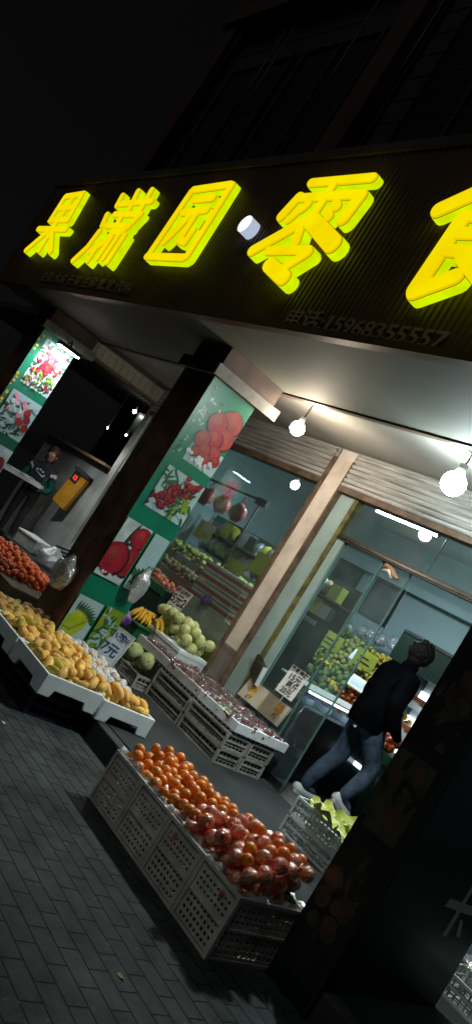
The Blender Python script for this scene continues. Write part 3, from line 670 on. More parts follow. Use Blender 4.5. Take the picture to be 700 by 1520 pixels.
def spot(x, y, z, e, c, size=165, blend=1., rad=.06, rot=(0, 0, 0)):
    l = bpy.data.lights.new('bulb_light', 'SPOT'); l.energy = e; l.color = c; l.spot_size = R(size); l.spot_blend = blend; l.shadow_soft_size = rad
    o = bpy.data.objects.new('bulb_light', l); col.objects.link(o); o.location = (x, y, z); o.rotation_euler = rot
spot(-5.635, 4.40, 2.86, 30, (1, .83, .6)); spot(-3.86, 4.5, 2.82, 180, (.93, 1, .95))
spot(-9.72, 3.85, 2.775, 120, (.9, .95, 1), 160, .6, .05)
# ceiling tube, and an inner bulb added to stand for a reflection
t = thing('tube_light', 'fluorescent tube on the ceiling inside the right bay', 'lamp', (-6.43, 7.14, 3.1))
b = MB(); b.tube([(-.5, 0, 0), (.5, 0, 0)], .02, 'tube', 10); b.build('tube', t)
b = MB(); b.box((-.53, -.03, .022), (.53, .03, .07), 'bulb_body'); b.box((-.53, -.02, -.02), (-.505, .02, .021), 'bulb_body'); b.box((.505, -.02, -.02), (.53, .02, .021), 'bulb_body')
b.tube([(-.4, 0, .07), (-.4, 0, .26)], .005, 'cable'); b.tube([(.4, 0, .07), (.4, 0, .26)], .005, 'cable'); b.build('fitting', t)
bulb(-7.88, 6.6, 2.89, .055, 'bulb_reflected', 3.358, 'round white bulb added behind the left shop window for a bulb reflected in its glass', [(.3, .1, .462), (.6, .1, .465)])
def area(x, y, z, e, c, sx, sy, rot=(0, 0, 0)):
    l = bpy.data.lights.new('tube_lamp', 'AREA'); l.shape = 'RECTANGLE'; l.size = sx; l.size_y = sy; l.energy = e; l.color = c
    o = bpy.data.objects.new('tube_lamp', l); col.objects.link(o); o.location = (x, y, z); o.rotation_euler = rot
area(-6.43, 7.14, 3.07, 80, (.78, .95, 1), 1.0, .05); spot(-7.88, 6.6, 2.82, 45, (.82, .97, 1))  # the spot goes with the added inner bulb
b = MB(); b.tube([(-4.78, 5.9, 3.357), (-4.78, 5.9, 2.45)], .008, 'steel', 6)
tag(b.build('hanging_rod'), 'thin steel rod dropping from the shop ceiling above the door leaf', 'rod')

# ------------------------------------------------------------------ perforated plastic crates
def grid_panel(b, org, U, V, us, vs, holes, th, m):
    """sheet of cells between the lines us and vs, open where (i, j) in holes, with thickness"""
    org, U, V = Vector(org), Vector(U), Vector(V); Nn = U.cross(V).normalized() * th
    nu, nv = len(us) - 1, len(vs) - 1
    P = lambda i, j, d: org + U * us[i] + V * vs[j] + Nn * d
    solid = lambda i, j: 0 <= i < nu and 0 <= j < nv and (i, j) not in holes
    for i in range(nu):
        for j in range(nv):
            if not solid(i, j): continue
            for d in (0, 1): b.add([P(i, j, d), P(i + 1, j, d), P(i + 1, j + 1, d), P(i, j + 1, d)], [(0, 1, 2, 3)], m)
            for (di, dj, e) in ((-1, 0, ((i, j), (i, j + 1))), (1, 0, ((i + 1, j), (i + 1, j + 1))), (0, -1, ((i, j), (i + 1, j))), (0, 1, ((i, j + 1), (i + 1, j + 1)))):
                if not solid(i + di, j + dj):
                    (a, c), (f, g) = e
                    b.add([P(a, c, 0), P(f, g, 0), P(f, g, 1), P(a, c, 1)], [(0, 1, 2, 3)], m)
def lines(segs):
    """segs: list of (length, hole?) -> boundaries and hole flags"""
    xs = [0.]; fl = []
    for l, h in segs: xs.append(xs[-1] + l); fl.append(h)
    return xs, fl
def slot_row(total, n, bar, edge):
    w = (total - 2 * edge - (n - 1) * bar) / n; s = [(edge, 0)]
    for k in range(n): s.append((w, 1)); s.append((bar if k < n - 1 else edge, 0))
    return s
def crate_mesh(name, w, d, h, m, vseg, nx, ny, bar=.012, edge=.03, rim=.012):
    """w along x, d along y; vseg: vertical segments from the bottom: (height fraction, open?)"""
    b = MB(); th = .006
    for (org, U, L, n) in (((0, 0, 0), (1, 0, 0), w, nx), ((w, 0, 0), (0, 1, 0), d, ny), ((w, d, 0), (-1, 0, 0), w, nx), ((0, d, 0), (0, -1, 0), d, ny)):
        us, fu = lines(slot_row(L, n, bar, edge)); vs, fv = lines([(f * h, o) for f, o in vseg])
        holes = {(i, j) for i in range(len(fu)) for j in range(len(fv)) if fu[i] and fv[j]}
        grid_panel(b, org, U, (0, 0, 1), us, vs, holes, -th, m)
    r = rim
    b.box((-r, -r, h - .018), (w + r, 0, h), m); b.box((-r, d, h - .018), (w + r, d + r, h), m)
    b.box((-r, 0, h - .018), (0, d, h), m); b.box((w, 0, h - .018), (w + r, d, h), m)
    b.box((-r * .6, -r * .6, 0), (w + r * .6, -.0005, .014), m); b.box((w + .0005, 0, 0), (w + r * .6, d, .014), m)
    b.box((-r * .7, -r * .7, h * .47), (w + r * .7, -.0005, h * .47 + .012), m); b.box((w + .0005, 0, h * .47), (w + r * .7, d, h * .47 + .012), m)
    for (cx_, cy_) in ((0, 0), (w, 0), (w, d), (0, d)): b.box((cx_ - .012, cy_ - .012, .001), (cx_ + .012, cy_ + .012, h - .019), m)
    us, fu = lines(slot_row(w, 5, .015, .03)); vs, fv = lines(slot_row(d, 7, .015, .03))
    holes = {(i, j) for i in range(len(fu)) for j in range(len(fv)) if fu[i] and fv[j]}
    grid_panel(b, (0, 0, .012), (1, 0, 0), (0, 1, 0), us, vs, holes, .006, m)
    return b.mesh(name)
big = crate_mesh('crate', .306, .475, .325, 'crate_white', [(.09, 0), (.06, 1), (.045, 0), (.06, 1), (.045, 0), (.06, 1), (.045, 0), (.06, 1), (.12, 0), (.045, 1), (.05, 0), (.045, 1), (.05, 0), (.045, 1), (.18, 0)], 8, 12, .013, .030)
ordn = ['white lattice crate of oranges nearest the dark pillar, red film wrapped fruit on top', 'second white lattice crate from the dark pillar under the oranges', 'third white lattice crate from the dark pillar under the oranges', 'white lattice crate at the far end of the orange row']
cr = []
for k in range(4):
    o = tag(obj('crate', big, None, (-2.755 - .334 * k, 3.075, 0.0)), ordn[k], 'crate', 'lattice crates of oranges at the kerb'); cr.append(o)
    b = MB(); seg = 26; vs = []; x0, x1 = -.0, .306; ya, yb = .005, .47
    per = [(x0 + (x1 - x0) * i / 9, ya) for i in range(9)] + [(x1, ya + (yb - ya) * i / 10) for i in range(10)] + [(x1 - (x1 - x0) * i / 9, yb) for i in range(9)] + [(x0, yb - (yb - ya) * i / 10) for i in range(10)]
    rows = []
    for (inn, z) in ((.022, .24), (.012, .315), (-.004, .345), (-.012, .318)):
        row = []
        for (px, py) in per:
            cxn, cyn = (.159 - px), (.2375 - py); l = math.hypot(cxn, cyn)
            row.append((px + cxn / l * (inn + random.uniform(-.006, .006)), py + cyn / l * (inn + random.uniform(-.006, .006)), z + random.uniform(-.016, .016)))
        rows.append(row)
    n = len(per); vs = [v for r in rows for v in r]
    fs = [(i * n + j, i * n + (j + 1) % n, (i + 1) * n + (j + 1) % n, (i + 1) * n + j) for i in range(3) for j in range(n) if not (i == 2 and random.random() < .35)]
    b.add(vs, fs, 'liner', True)
    tag(b.build('plastic_liner', None, o.location), 'crumpled white plastic lining the ' + ['orange crate nearest the dark pillar', 'second orange crate from the dark pillar', 'third orange crate from the dark pillar', 'far end crate of the orange row'][k], 'plastic sheet')

# ------------------------------------------------------------------ fruit heaps
def heap(tries, reg, prof, r, floor, rs=None, existing=None):
    """drop balls until the heap profile is full"""
    pts = list(existing or []); new = []; cell = {}
    R2 = 2.3 * r
    def key(x, y): return (int(x // R2), int(y // R2))
    for q in pts: cell.setdefault(key(q[0], q[1]), []).append(q)
    for _ in range(tries):
        x = random.uniform(reg[0], reg[1]); y = random.uniform(reg[2], reg[3]); rr = r if rs is None else rs(x, y)
        z = (floor(x, y) if callable(floor) else floor) + rr; kx, ky = key(x, y)
        for i in (-1, 0, 1):
            for j in (-1, 0, 1):
                for (a, c, e, s) in cell.get((kx + i, ky + j), ()):
                    d2 = (a - x) ** 2 + (c - y) ** 2; t = (s + rr) * .96
                    if d2 < t * t: z = max(z, e + math.sqrt(t * t - d2))
        if z <= prof(x, y):
            q = (x, y, z, rr); pts.append(q); new.append(q); cell.setdefault((kx, ky), []).append(q)
    return new
def rnd_rot(): return Euler((random.uniform(0, 6.28), random.uniform(0, 6.28), random.uniform(0, 6.28)))
def scatter(name, meshes, pts, label, cat, group, base_r, rot=None):
    for (x, y, z, r) in pts:
        o = obj(name, random.choice(meshes), None, (x, y, z), rot() if rot else rnd_rot()); s = r / base_r; o.scale = (s, s, s)
        tag(o, label, cat, group)
def fruit_mesh(name, m, r, sc=(1, 1, .92), n=16, k=11, dimple=.12, stem='stem'):
    b = MB()
    def fn(p, d):
        a = math.acos(max(-1, min(1, d.z))); f = 1 - dimple * math.exp(-(a / .28) ** 2); return p * f
    b.ball((0, 0, 0), r, m, n, k, sc, fn=fn)
    if stem: b.ball((0, 0, r * sc[2] * (1 - dimple)), r * .11, stem, 6, 4, (1, 1, .5))
    return b.mesh(name)
om = [fruit_mesh('orange', 'orange', .036), fruit_mesh('orange', 'orange', .036, (1, 1, .86)), fruit_mesh('orange', 'orange', .036, (1.02, .98, .96))]
def oprof(x, y):
    v = (y - 3.09) / .46
    return .34 + .11 * min(1, v * 1.5 + .25) + .035 * math.sin(x * 4.1) + (.03 if x > -2.8 else 0)
wr = lambda x, y: x > -3.22 - (y - 3.1) * -.35 + .10 * math.sin(y * 19) and x > -3.30 + (y - 3.1) * .9
pts = heap(26000, (-3.735, -2.485, 3.105, 3.535), oprof, .036, .215, rs=lambda x, y: .036 * random.uniform(.9, 1.06) if not wr(x, y) or random.random() < .16 else .0445)
ora = [q for q in pts if not (q[3] > .041)]; wrp = [q for q in pts if q[3] > .041]
scatter('orange', om, ora, 'loose orange heaped in the white lattice crates at the kerb', 'orange', 'loose oranges in the kerb crates', .036)
def wrapped_mesh():
    b = MB(); rnd = [random.uniform(0, 6.28) for _ in range(4)]
    def fn(p, d):
        a = math.atan2(d.y, d.x); f = 1 + .035 * math.sin(9 * a + rnd[0]) * math.sin(5 * d.z + rnd[1]) + random.uniform(-.018, .018); return p * f
    b.ball((0, 0, 0), .042, 'wrapped', 20, 14, (1, 1, .9), fn=fn)
    b.tube([(0, 0, .034), (.004, 0, .046), (.012, .004, .054)], [.012, .006, .013], 'wrapped', 7)
    return b.mesh('wrapped_orange')
wm = [wrapped_mesh() for _ in range(4)]
def wrap_mesh():
    b = MB(); rn = [random.uniform(0, 6.28) for _ in range(3)]
    def fn(p, d):
        a = math.atan2(d.y, d.x); return p * (1 + .05 * abs(math.sin(5 * a + rn[0] + 3 * d.z)) + .03 * math.sin(11 * d.z + rn[1]) + random.uniform(-.012, .012))
    b.ball((0, 0, 0), .0445, 'film_wrap', 22, 14, (1, 1, .92), fn=fn); return b.mesh('film')
fm = [wrap_mesh() for _ in range(4)]
for (x, y, z, r) in wrp:
    o = tag(obj('wrapped_orange', random.choice(wm), None, (x, y, z), rnd_rot()), 'red orange fruit in shiny film at the pillar end of the kerb crates', 'orange', 'film wrapped fruit in the kerb crates')
    obj('film', random.choice(fm), o)
b = MB(); b.ball((0, 0, 0), .05, 'green_plastic', 10, 7, (1.3, .6, .35), noise=.2); tag(b.build('plastic_scrap', None, (-2.52, 3.45, .35), (0, 0, .3)), 'small green plastic scrap at the corner of the orange crate beside the pillar', 'plastic')

# ------------------------------------------------------------------ foam boxes of mangoes
def foam_box(name, w, d, h, m, notch=True, th=.025):
    """open polystyrene box, w along x, d along y, with cut-out feet on the ends"""
    b = MB(); f = h * .36
    def wall(p3, L):
        if notch: prof = [(0, 0), (L * .2, 0), (L * .24, f), (L * .76, f), (L * .8, 0), (L, 0), (L, h), (0, h)]
        else: prof = [(0, 0), (L, 0), (L, h), (0, h)]
        b.prism(prof, p3, 0, th, m, m)
    wall(lambda u, v, q: (w - q, u, v), d); wall(lambda u, v, q: (q, u, v), d)
    wall(lambda u, v, q: (th + .0005 + u, q, v), w - 2 * th - .001); wall(lambda u, v, q: (th + .0005 + u, d - q, v), w - 2 * th - .001)
    b.box((th + .001, th + .001, f + .001), (w - th - .001, d - th - .001, f + .02), m)
    return b.mesh(name)
fb = foam_box('foam_box', .60, .50, .155, 'foam')
boxes = [(-5.30, 3.49, .152, 'white foam mango box standing on the kerb edge nearest the street shop door'), (-5.30, 2.965, .175, 'white foam mango box overhanging the dark blue crate at the street side'),
         (-5.92, 3.49, .152, 'white foam mango box of the rear row, second from its near end'), (-5.92, 2.965, .175, 'white foam mango box of the street row, second from its near end'),
         (-6.54, 2.965, .175, 'white foam mango box of the street row, farthest from the near end')]
for (x, y, z, l) in boxes:
    tag(add_bevel(obj('foam_box', fb, None, (x, y, z)), .006), l, 'foam box', 'foam boxes of mangoes')
tub = crate_mesh('plastic_crate', .56, .45, .17, 'crate_blue', [(.15, 0), (.25, 1), (.15, 0), (.25, 1), (.2, 0)], 7, 6)
for k in range(3):
    tag(obj('plastic_crate', tub, None, (-5.33 - .62 * k, 3.0, 0)), ['dark blue crate under the near street side mango box', 'dark blue crate under the middle street side mango box', 'dark blue crate under the far street side mango box'][k], 'crate', 'dark blue crates under the mangoes')
def mango_mesh(m):
    b = MB()
    def fn(p, d): return Vector((p.x * 1.55 + .012 * (1 - d.x * d.x), p.y * (1 - .12 * d.x), p.z * (.9 - .1 * d.x)))
    b.ball((0, 0, 0), .035, m, 14, 10, rot=Matrix.Rotation(R(90), 3, 'Y') @ Matrix.Rotation(0, 3, 'Z'), fn=lambda p, d: Vector((p.x * .9 + .010 * (1 - d.z ** 2), p.y * 1.02, p.z * 1.75)))
    b.tube([(.053, 0, -.003), (.062, 0, -.004)], .004, 'stem', 6)
    return b.mesh('mango')
mm = [mango_mesh('mango')] * 6 + [mango_mesh('mango_green')]
def mprof(x, y):
    return .318 + .04 * max(0, 1 - abs(y - 3.5) / .60) + (.02 if x > -5.2 else .03)
mp = heap(14000, (-6.25, -4.79, 3.045, 3.93), mprof, .034, lambda x, y: .24)
net = [q for q in mp if q[1] > 3.58 + .07 * math.sin(q[0] * 9) and q[0] < -4.92]; ids = {id(q) for q in net}; man = [q for q in mp if id(q) not in ids]
mrot = lambda: Euler((random.uniform(0, 6.28), random.uniform(-.5, .5), random.uniform(-.9, .9) + (math.pi if random.random() < .5 else 0)))
scatter('mango', mm, man, 'yellow mango heaped in the white foam boxes', 'mango', 'mangoes in the foam boxes', .032, mrot)
def netted():
    b = MB(); b.ball((0, 0, 0), .038, 'net', 14, 10, (1, 1, 1.3), noise=.05, rot=Matrix.Rotation(R(90), 3, 'Y')); b.ball((.048, 0, 0), .017, 'mango', 8, 6); return b.mesh('netted_mango')
nm = [netted(), netted()]
scatter('netted_mango', nm, net, 'mango in a white foam net at the back of the mango boxes', 'mango', 'foam netted mangoes', .038, mrot)

# ------------------------------------------------------------------ signs with prices
def price_sign(name, label, loc, rot, w, h, lines_, board, ink, rim=None):
    t = thing(name, label, 'price sign', loc, rot)
    b = MB(); b.box((-w / 2, 0, 0), (w / 2, .006, h), board)
    if rim:
        for (a, c) in (((-w / 2 - .012, -.004, -.012), (w / 2 + .012, .01, -.0005)), ((-w / 2 - .012, -.004, h + .0005), (w / 2 + .012, .01, h + .012)), ((-w / 2 - .012, -.004, 0), (-w / 2 - .0005, .01, h)), ((w / 2 + .0005, -.004, 0), (w / 2 + .012, .01, h))): b.box(a, c, rim)
    b.build('board', t)
    for (s, size, x, z, sx) in lines_:
        o = obj('lettering', text_mesh(s, size, .0012, ink, size * .02), t, (x, -.0015, z), (R(90), 0, 0)); o.scale.x = sx
    b = MB(); b.tube([(0, .012, -.14), (0, .012, h * .5)], .006, 'bulb_body', 6); b.build('stick', t)
price_sign('price_sign', 'pale board with blue writing standing behind the mangoes', (-5.70, 3.97, .35), (R(-14), 0, R(22)), .235, .29, [('小芒', .085, -.02, .225, 1.1), ('3斤', .06, .07, .225, 1), ('7元', .12, .0, .095, 1)], 'paper_blueish', 'ink_blue', 'bulb_body')
price_sign('price_sign', 'white price card reading 5 yuan above the melon pile', (-7.02, 5.32, .82), (R(-8), 0, R(4)), .25, .29, [('甜瓜特价', .062, 0, .25, 1), ('5元2', .14, 0, .145, .9), ('斤·包甜', .06, 0, .04, 1)], 'paper', 'ink')
price_sign('price_sign', 'white price card reading 15 yuan behind the grape trays', (-4.94, 5.28, .865), (R(-8), 0, R(3)), .225, .275, [('葡萄特甜', .055, 0, .245, 1), ('15元', .082, 0, .175, 1), ('两斤', .07, .02, .105, 1), ('20元', .07, 0, .04, 1)], 'paper', 'ink')

# ------------------------------------------------------------------ tangerines at the left
b = MB(); b.box((-8.5, 3.30, .152), (-6.95, 4.12, .40), 'card_brown'); b.box((-6.949, 3.34, .152), (-6.55, 4.08, .41), 'card_brown'); b.box((-6.95, 3.335, .412), (-6.56, 3.65, .418), 'card_brown')
tag(add_bevel(b.build('cardboard_box'), .006), 'brown cardboard box holding the tangerine heap left of the central pillar', 'box')
tm = [fruit_mesh('tangerine', 'tangerine', .03, (1, 1, .85), 12, 8)]
tp = heap(5200, (-8.15, -6.95, 3.32, 4.08), lambda x, y: .44 + .15 * max(0, 1 - ((x + 7.6) / .95) ** 2) * (1 - abs(y - 3.7) / .55), .033, lambda x, y: .40)
scatter('tangerine', tm, tp[:290], 'small red orange tangerine heaped at the far left edge', 'tangerine', 'tangerines in the brown box', .03)

# ------------------------------------------------------------------ plastic bags
def bag(name, label, loc, sz, m, seed, tie=True):
    rr = random.Random(seed); b = MB(); n, k = 22, 16; vs = []; ph = [rr.uniform(0, 6.28) for _ in range(6)]
    for i in range(k + 1):
        t = i / k; prof = math.sin(math.pi * min(1, t * .93 + .07)) ** .6 if t < .75 else (.62 - 1.9 * (t - .75)) if t < .97 else .16
        for j in range(n):
            a = 2 * math.pi * j / n
            f = max(.05, prof) * (1 + .13 * math.sin(3 * a + ph[0] + 3 * t) + .08 * math.sin(7 * a + ph[1] - 5 * t) + rr.uniform(-.06, .06))
            vs.append((sz[0] * f * math.cos(a), sz[1] * f * math.sin(a), sz[2] * t + rr.uniform(-.01, .01)))
    fs = [(i * n + j, i * n + (j + 1) % n, (i + 1) * n + (j + 1) % n, (i + 1) * n + j) for i in range(k) for j in range(n)]
    b.add(vs, fs, m, True)
    return tag(b.build(name, None, loc), label, 'plastic bag')
bag('plastic_bag', 'clear plastic bag hanging on the street side of the central pillar', (-6.02, 3.40, .66), (.13, .085, .32), 'bag_white', 3)
bag('plastic_bag', 'narrow clear bag of rolls hanging on the poster face of the central pillar', (-5.74, 3.93, .88), (.05, .07, .33), 'bag_white', 5)
bag('plastic_bag', 'large grey crumpled bag on the left stall behind the tangerines', (-8.65, 4.62, .42), (.23, .18, .27), 'bag_grey', 9)
bag('plastic_bag', 'dull purple bag beside the banana bunch', (-6.63, 4.55, .50), (.10, .09, .2), 'purple', 12)

# ------------------------------------------------------------------ grape stand
low = crate_mesh('crate', .58, .265, .138, 'crate_grey', [(.09, 0), (.21, 1), (.045, 0), (.2, 1), (.045, 0), (.2, 1), (.21, 0)], 9, 5, .007, .02, .008)
k = 0
place = ['near right', 'far right', 'near left', 'far left']
for ix, x in enumerate((-5.337, -5.955)):
    for iy, y in enumerate((4.775, 5.075)):
        for iz in range(2):
            tag(obj('crate', low, None, (x, y, .152 + .14 * iz)), '%s grey lattice crate in the %s stack under the grape trays' % (['lower', 'upper'][iz], ['street side near', 'window side near', 'street side far', 'window side far'][ix * 2 + iy]), 'crate', 'grey lattice crates under the grapes')
for k, x in enumerate((-6.30, -6.62)):
    o = tag(obj('crate', low, None, (x, 4.62, .152)), ['low grey crate under the two pale green melons', 'low grey crate at the far end beside the pillar base'][k], 'crate', 'low grey crates beside the grape stand'); o.scale = (.53, 1.05, 1.0)
tray = foam_box('foam_tray', .60, .33, .085, 'foam_dirty', False, .02)
tray2 = foam_box('foam_tray', .60, .33, .085, 'foam', False, .02)
for ix in range(3):
    for iy in range(2):
        tag(add_bevel(obj('foam_tray', tray2 if ix == 0 else tray, None, (-5.335 - .605 * ix, 4.79 + .335 * iy, .452 + .004 * ix)), .005), '%s foam tray of grapes in the %s row' % (['near end', 'middle', 'far end'][ix], ['street side', 'window side'][iy]), 'foam tray', 'foam trays of grapes')
b = MB(); b.box((-5.30, 4.778, .436), (-4.765, 4.786, .452), 'ink_blue')
for ix in range(2): b.box((-5.33 - .61 * ix, 4.778, .432), (-4.765 - .61 * ix, 4.792, .450), 'crate_blue')
b = MB(); b.box((-6.5, 4.80, .4325), (-4.765, 5.40, .4505), 'ink_blue')
for k in range(26): b.box((-6.45 + k * .066, 4.796, .436), (-6.42 + k * .066, 4.799, .446), 'paper')
for k in range(9): b.box((-4.7645, 4.84 + k * .062, .436), (-4.763, 4.87 + k * .062, .446), 'paper')
tag(b.build('label_board'), 'thin dark blue printed board edge between the foam trays and grey crates', 'board')
def grape_pack(seed, m):
    rr = random.Random(seed); b = MB()
    for k in range(46):
        b.ball((rr.gauss(0, .05), rr.gauss(0, .032), rr.uniform(.006, .05)), .0115, m, 8, 5)
    b.tube([(-.06, 0, .05), (.0, .005, .062), (.05, 0, .055)], .003, 'stem', 5)
    return b.mesh('grape_bunch')
gp = [grape_pack(s, 'grape') for s in (1, 2, 3)]; gg = grape_pack(4, 'grape_green')
pk = MB(); nn = 10; vs = []
for i in range(9):
    for j in range(7):
        u, v = (i - 4) / 4, (j - 3) / 3; vs.append((u * .088, v * .062, .066 * (1 - max(abs(u), abs(v)) ** 4) + .012 + random.uniform(-.006, .006)))
pk.add(vs, [(i * 7 + j, (i + 1) * 7 + j, (i + 1) * 7 + j + 1, i * 7 + j + 1) for i in range(8) for j in range(6)], 'film_thin', True)
pm = pk.mesh('film')
kk = 0
for ix in range(9):
    for iy in range(4):
        x = -4.85 - .195 * ix + random.uniform(-.01, .01); y = 4.87 + .155 * iy + random.uniform(-.008, .008)
        green = (ix, iy) in ((1, 0),)
        t = thing('grape_pack', 'pale green grape pack on the foam trays' if green else 'dark red grape bunch under clear film on the foam trays', 'grapes', (x, y, .50), (random.uniform(-.1, .1), 0, random.uniform(-.3, .3) + 1.57 * (random.random() < .3)), 'green grape packs' if green else 'dark red grape packs')
        obj('bunch', gg if green else random.choice(gp), t); obj('film', pm, t)
t = thing('carton', 'pale carton printed with yellow fruit standing behind the grape trays', 'box', (-5.25, 5.40, .60), (R(-14), 0, R(2)))
b = MB(); b.box((-.30, 0, 0), (.30, .03, .20), 'card_pale'); b.build('panel', t)
for xx in (-.17, .20):
    b = MB()
    for k in range(12): b.ball((xx + random.uniform(-.035, .035), -.001, .12 + random.uniform(-.05, .05)), .02, 'poster_yellow', 8, 4, (1, .12, 1))
    for k in range(4): b.ball((xx + random.uniform(-.03, .03), -.001, .06 + random.uniform(-.03, .02)), .016, 'card_brown', 6, 4, (.4, .12, 1.4))
    b.build('printed_fruit', t)
t = thing('counter_scale', 'black counter scale tilted beside the carton, white edge lit', 'scale', (-5.52, 5.44, .80), (R(10), R(12), R(-20)))
b = MB(); b.box((-.14, -.02, 0), (.13, .02, .19), 'black_gloss'); b.build('body', t); b = MB(); b.box((.131, -.021, 0), (.142, .021, .19), 'foam'); b.build('edge', t)

# ------------------------------------------------------------------ melons, bananas, green bins
mel = [fruit_mesh('melon', 'melon', .072, (1, 1, 1.08), 18, 12, .06), fruit_mesh('melon', 'melon', .072, (1, 1, 1.0), 18, 12, .08)]
b = MB(); b.box((-6.98, 5.02, .152), (-6.16, 5.40, .60), 'crate_cool'); b.box((-6.985, 5.015, .60), (-6.155, 5.405, .64), 'foam'); b.box((-7.0, 5.01, .33), (-6.15, 5.019, .37), 'foam')
tag(add_bevel(b.build('melon_bin'), .01), 'pale bin full of yellow green melons against the window', 'bin')
mp = heap(1500, (-6.93, -6.2, 5.08, 5.36), lambda x, y: .81 + .06 * math.sin((x + 6.95) * 4), .060, .62)
scatter('melon', mel, mp, 'yellow green melon piled in the pale bin by the window', 'melon', 'melons in the pale bin', .072)
gm = fruit_mesh('melon', 'melon_green', .09, (1, 1, 1.12), 18, 12, .06)
tag(obj('melon', gm, None, (-6.40, 4.74, .385), (1.0, .3, .2)), 'left of the two big pale green melons on the low crate', 'melon'); tag(obj('melon', gm, None, (-6.20, 4.78, .385), (1.3, .2, 1.)), 'right of the two big pale green melons on the low crate', 'melon')
b = MB(); b.box((-7.5, 4.85, .152), (-6.72, 5.25, .60), 'green_plastic'); b.box((-7.52, 4.83, .56), (-6.70, 5.27, .60), 'green_plastic'); tag(add_bevel(b.build('green_bin'), .015), 'green plastic bin under the banana bunch', 'bin')
b = MB(); b.box((-8.2, 5.28, .152), (-7.25, 5.47, .98), 'green_dark'); b.box((-8.22, 5.262, .90), (-7.23, 5.278, 1.0), 'green_plastic'); tag(add_bevel(b.build('green_bin'), .015), 'tall green box behind the bananas, below the loose oranges', 'bin')
def banana_bunch(label, loc, rz, group=None, sc=1., n=6):
    t = thing('banana_bunch', label, 'bananas', loc, (0, 0, rz), group); t.scale = (sc,) * 3
    b = MB()
    for k in range(n):
        a = -.9 + 1.8 * k / (n - 1); pts = []
        for s in range(7):
            u = s / 6; rad = .03 + .14 * u; zz = .06 - .10 * (u - .35) ** 2 * 2 ; pts.append((math.cos(a) * rad, math.sin(a) * rad * .8 + .02 * math.sin(u * 3), zz + .02 * (k % 2)))
        b.tube(pts, [.008, .014, .017, .018, .017, .013, .006], 'banana', 8)
    b.build('fingers', t); c = MB(); c.tube([(-.01, 0, .05), (.03, 0, .065)], .014, 'stem', 8); c.build('stalk', t)
    return t
bb = banana_bunch('yellow banana bunch lying on the green bin', (-6.98, 4.98, .62), -.5, None, 1.3, 8)
banana_bunch('second yellow banana bunch at the edge of the green bin beside the melons', (-6.80, 5.02, .63), .7, None, 1.2, 7)

# ------------------------------------------------------------------ lettuce crates by the doorway
lc = crate_mesh('crate', .58, .40, .140, 'crate_cool', [(.08, 0), (.20, 1), (.07, 0), (.20, 1), (.07, 0), (.20, 1), (.18, 0)], 14, 9, .010, .02, .01)
for k in range(2): tag(obj('crate', lc, None, (-3.83, 4.80, .152 + .142 * k)), ['lower pale crate of the pair beside the dark pillar, partly behind the wrapped fruit', 'upper pale crate with wilted lettuce leaves on top'][k], 'crate')
def leaf_mesh(seed):
    rr = random.Random(seed); b = MB(); nu, nv = 14, 9; vs = []; p1, p2 = rr.uniform(0, 6), rr.uniform(0, 6)
    for i in range(nu + 1):
        u = i / nu; w = .085 * math.sin(math.pi * min(1, .12 + u * .86)) ** .6
        for j in range(nv + 1):
            v = (j / nv - .5) * 2
            vs.append((u * .30, v * w * (1 + .12 * math.sin(9 * u + p1)), .035 * math.sin(u * 3 + p2) * .6 + .03 * v * v + .018 * math.sin(14 * u + 5 * v + p1) * abs(v) + rr.uniform(-.003, .003)))
    b.add(vs, [(i * (nv + 1) + j, (i + 1) * (nv + 1) + j, (i + 1) * (nv + 1) + j + 1, i * (nv + 1) + j + 1) for i in range(nu) for j in range(nv)], 'leaf_yellow', True)
    b.tube([(u * .28, 0, .006 + .035 * math.sin(u * 3 + p2) * .6) for u in [q / 8 for q in range(9)]], [.014, .013, .011, .009, .008, .006, .005, .004, .003], 'leaf_rib', 6)
    return b.mesh('lettuce_leaf')
lm = [leaf_mesh(s) for s in (3, 8, 11)]
for k, (x, y, z, rx_, rz) in enumerate(((-3.68, 4.75, .50, .2, .5), (-3.55, 4.70, .505, -.3, -.4), (-3.42, 4.74, .51, .3, .4), (-3.36, 4.82, .52, -.2, -.2), (-3.52, 4.88, .50, .5, .9), (-3.30, 4.66, .50, .1, .1), (-3.70, 4.90, .50, .4, 0))):
    tag(obj('lettuce_leaf', lm[k % 3], None, (x - .14, y + .15, z - .065), (rx_, .05, rz)), 'wilted yellow green lettuce leaf on the upper pale crate', 'leaf', 'lettuce leaves on the pale crate')
# crate beyond the dark pillar
tag(obj('crate', lc, None, (-2.35, 4.78, .152)), 'white crate on the ground to the right of the dark pillar', 'crate')
bag('plastic_bag', 'crumpled pale bag in the crate at the bottom right corner', (-2.08, 4.96, .26), (.22, .17, .22), 'clear', 21)
tag(MB().add([(0, 0, .004), (.025, .004, .004), (.036, .018, .010), (.018, .026, .004), (-.004, .015, .008)], [(0, 1, 2, 3, 4)], 'litter').build('fallen_leaf', None, (-2.26, 2.43, 0)), 'tiny yellowed leaf lying on the dark pavers', 'leaf')

rr = random.Random(77)
for k, (x, y, l) in enumerate(((-4.05, 2.30, 'pale paper scrap on the pavers left of the orange crates'), (-3.35, 2.05, 'tiny pale scrap on the pavers in front of the middle orange crates'), (-4.45, 2.72, 'pale scrap on the pavers between the mango boxes and the orange crates'), (-2.75, 1.95, 'small torn scrap nearest the bottom of the pavers'))):
    b = MB(); pts = [(.018 * rr.uniform(.5, 1.3) * math.cos(g), .014 * rr.uniform(.5, 1.3) * math.sin(g), .004 + rr.uniform(0, .006)) for g in [k2 * 1.05 for k2 in range(6)]]
    b.add([(0, 0, .010)] + pts, [(0, i + 1, (i + 1) % 6 + 1) for i in range(6)], 'foam_dirty'); tag(b.build('paper_scrap', None, (x, y, 0)), l, 'litter', 'scraps on the pavers')

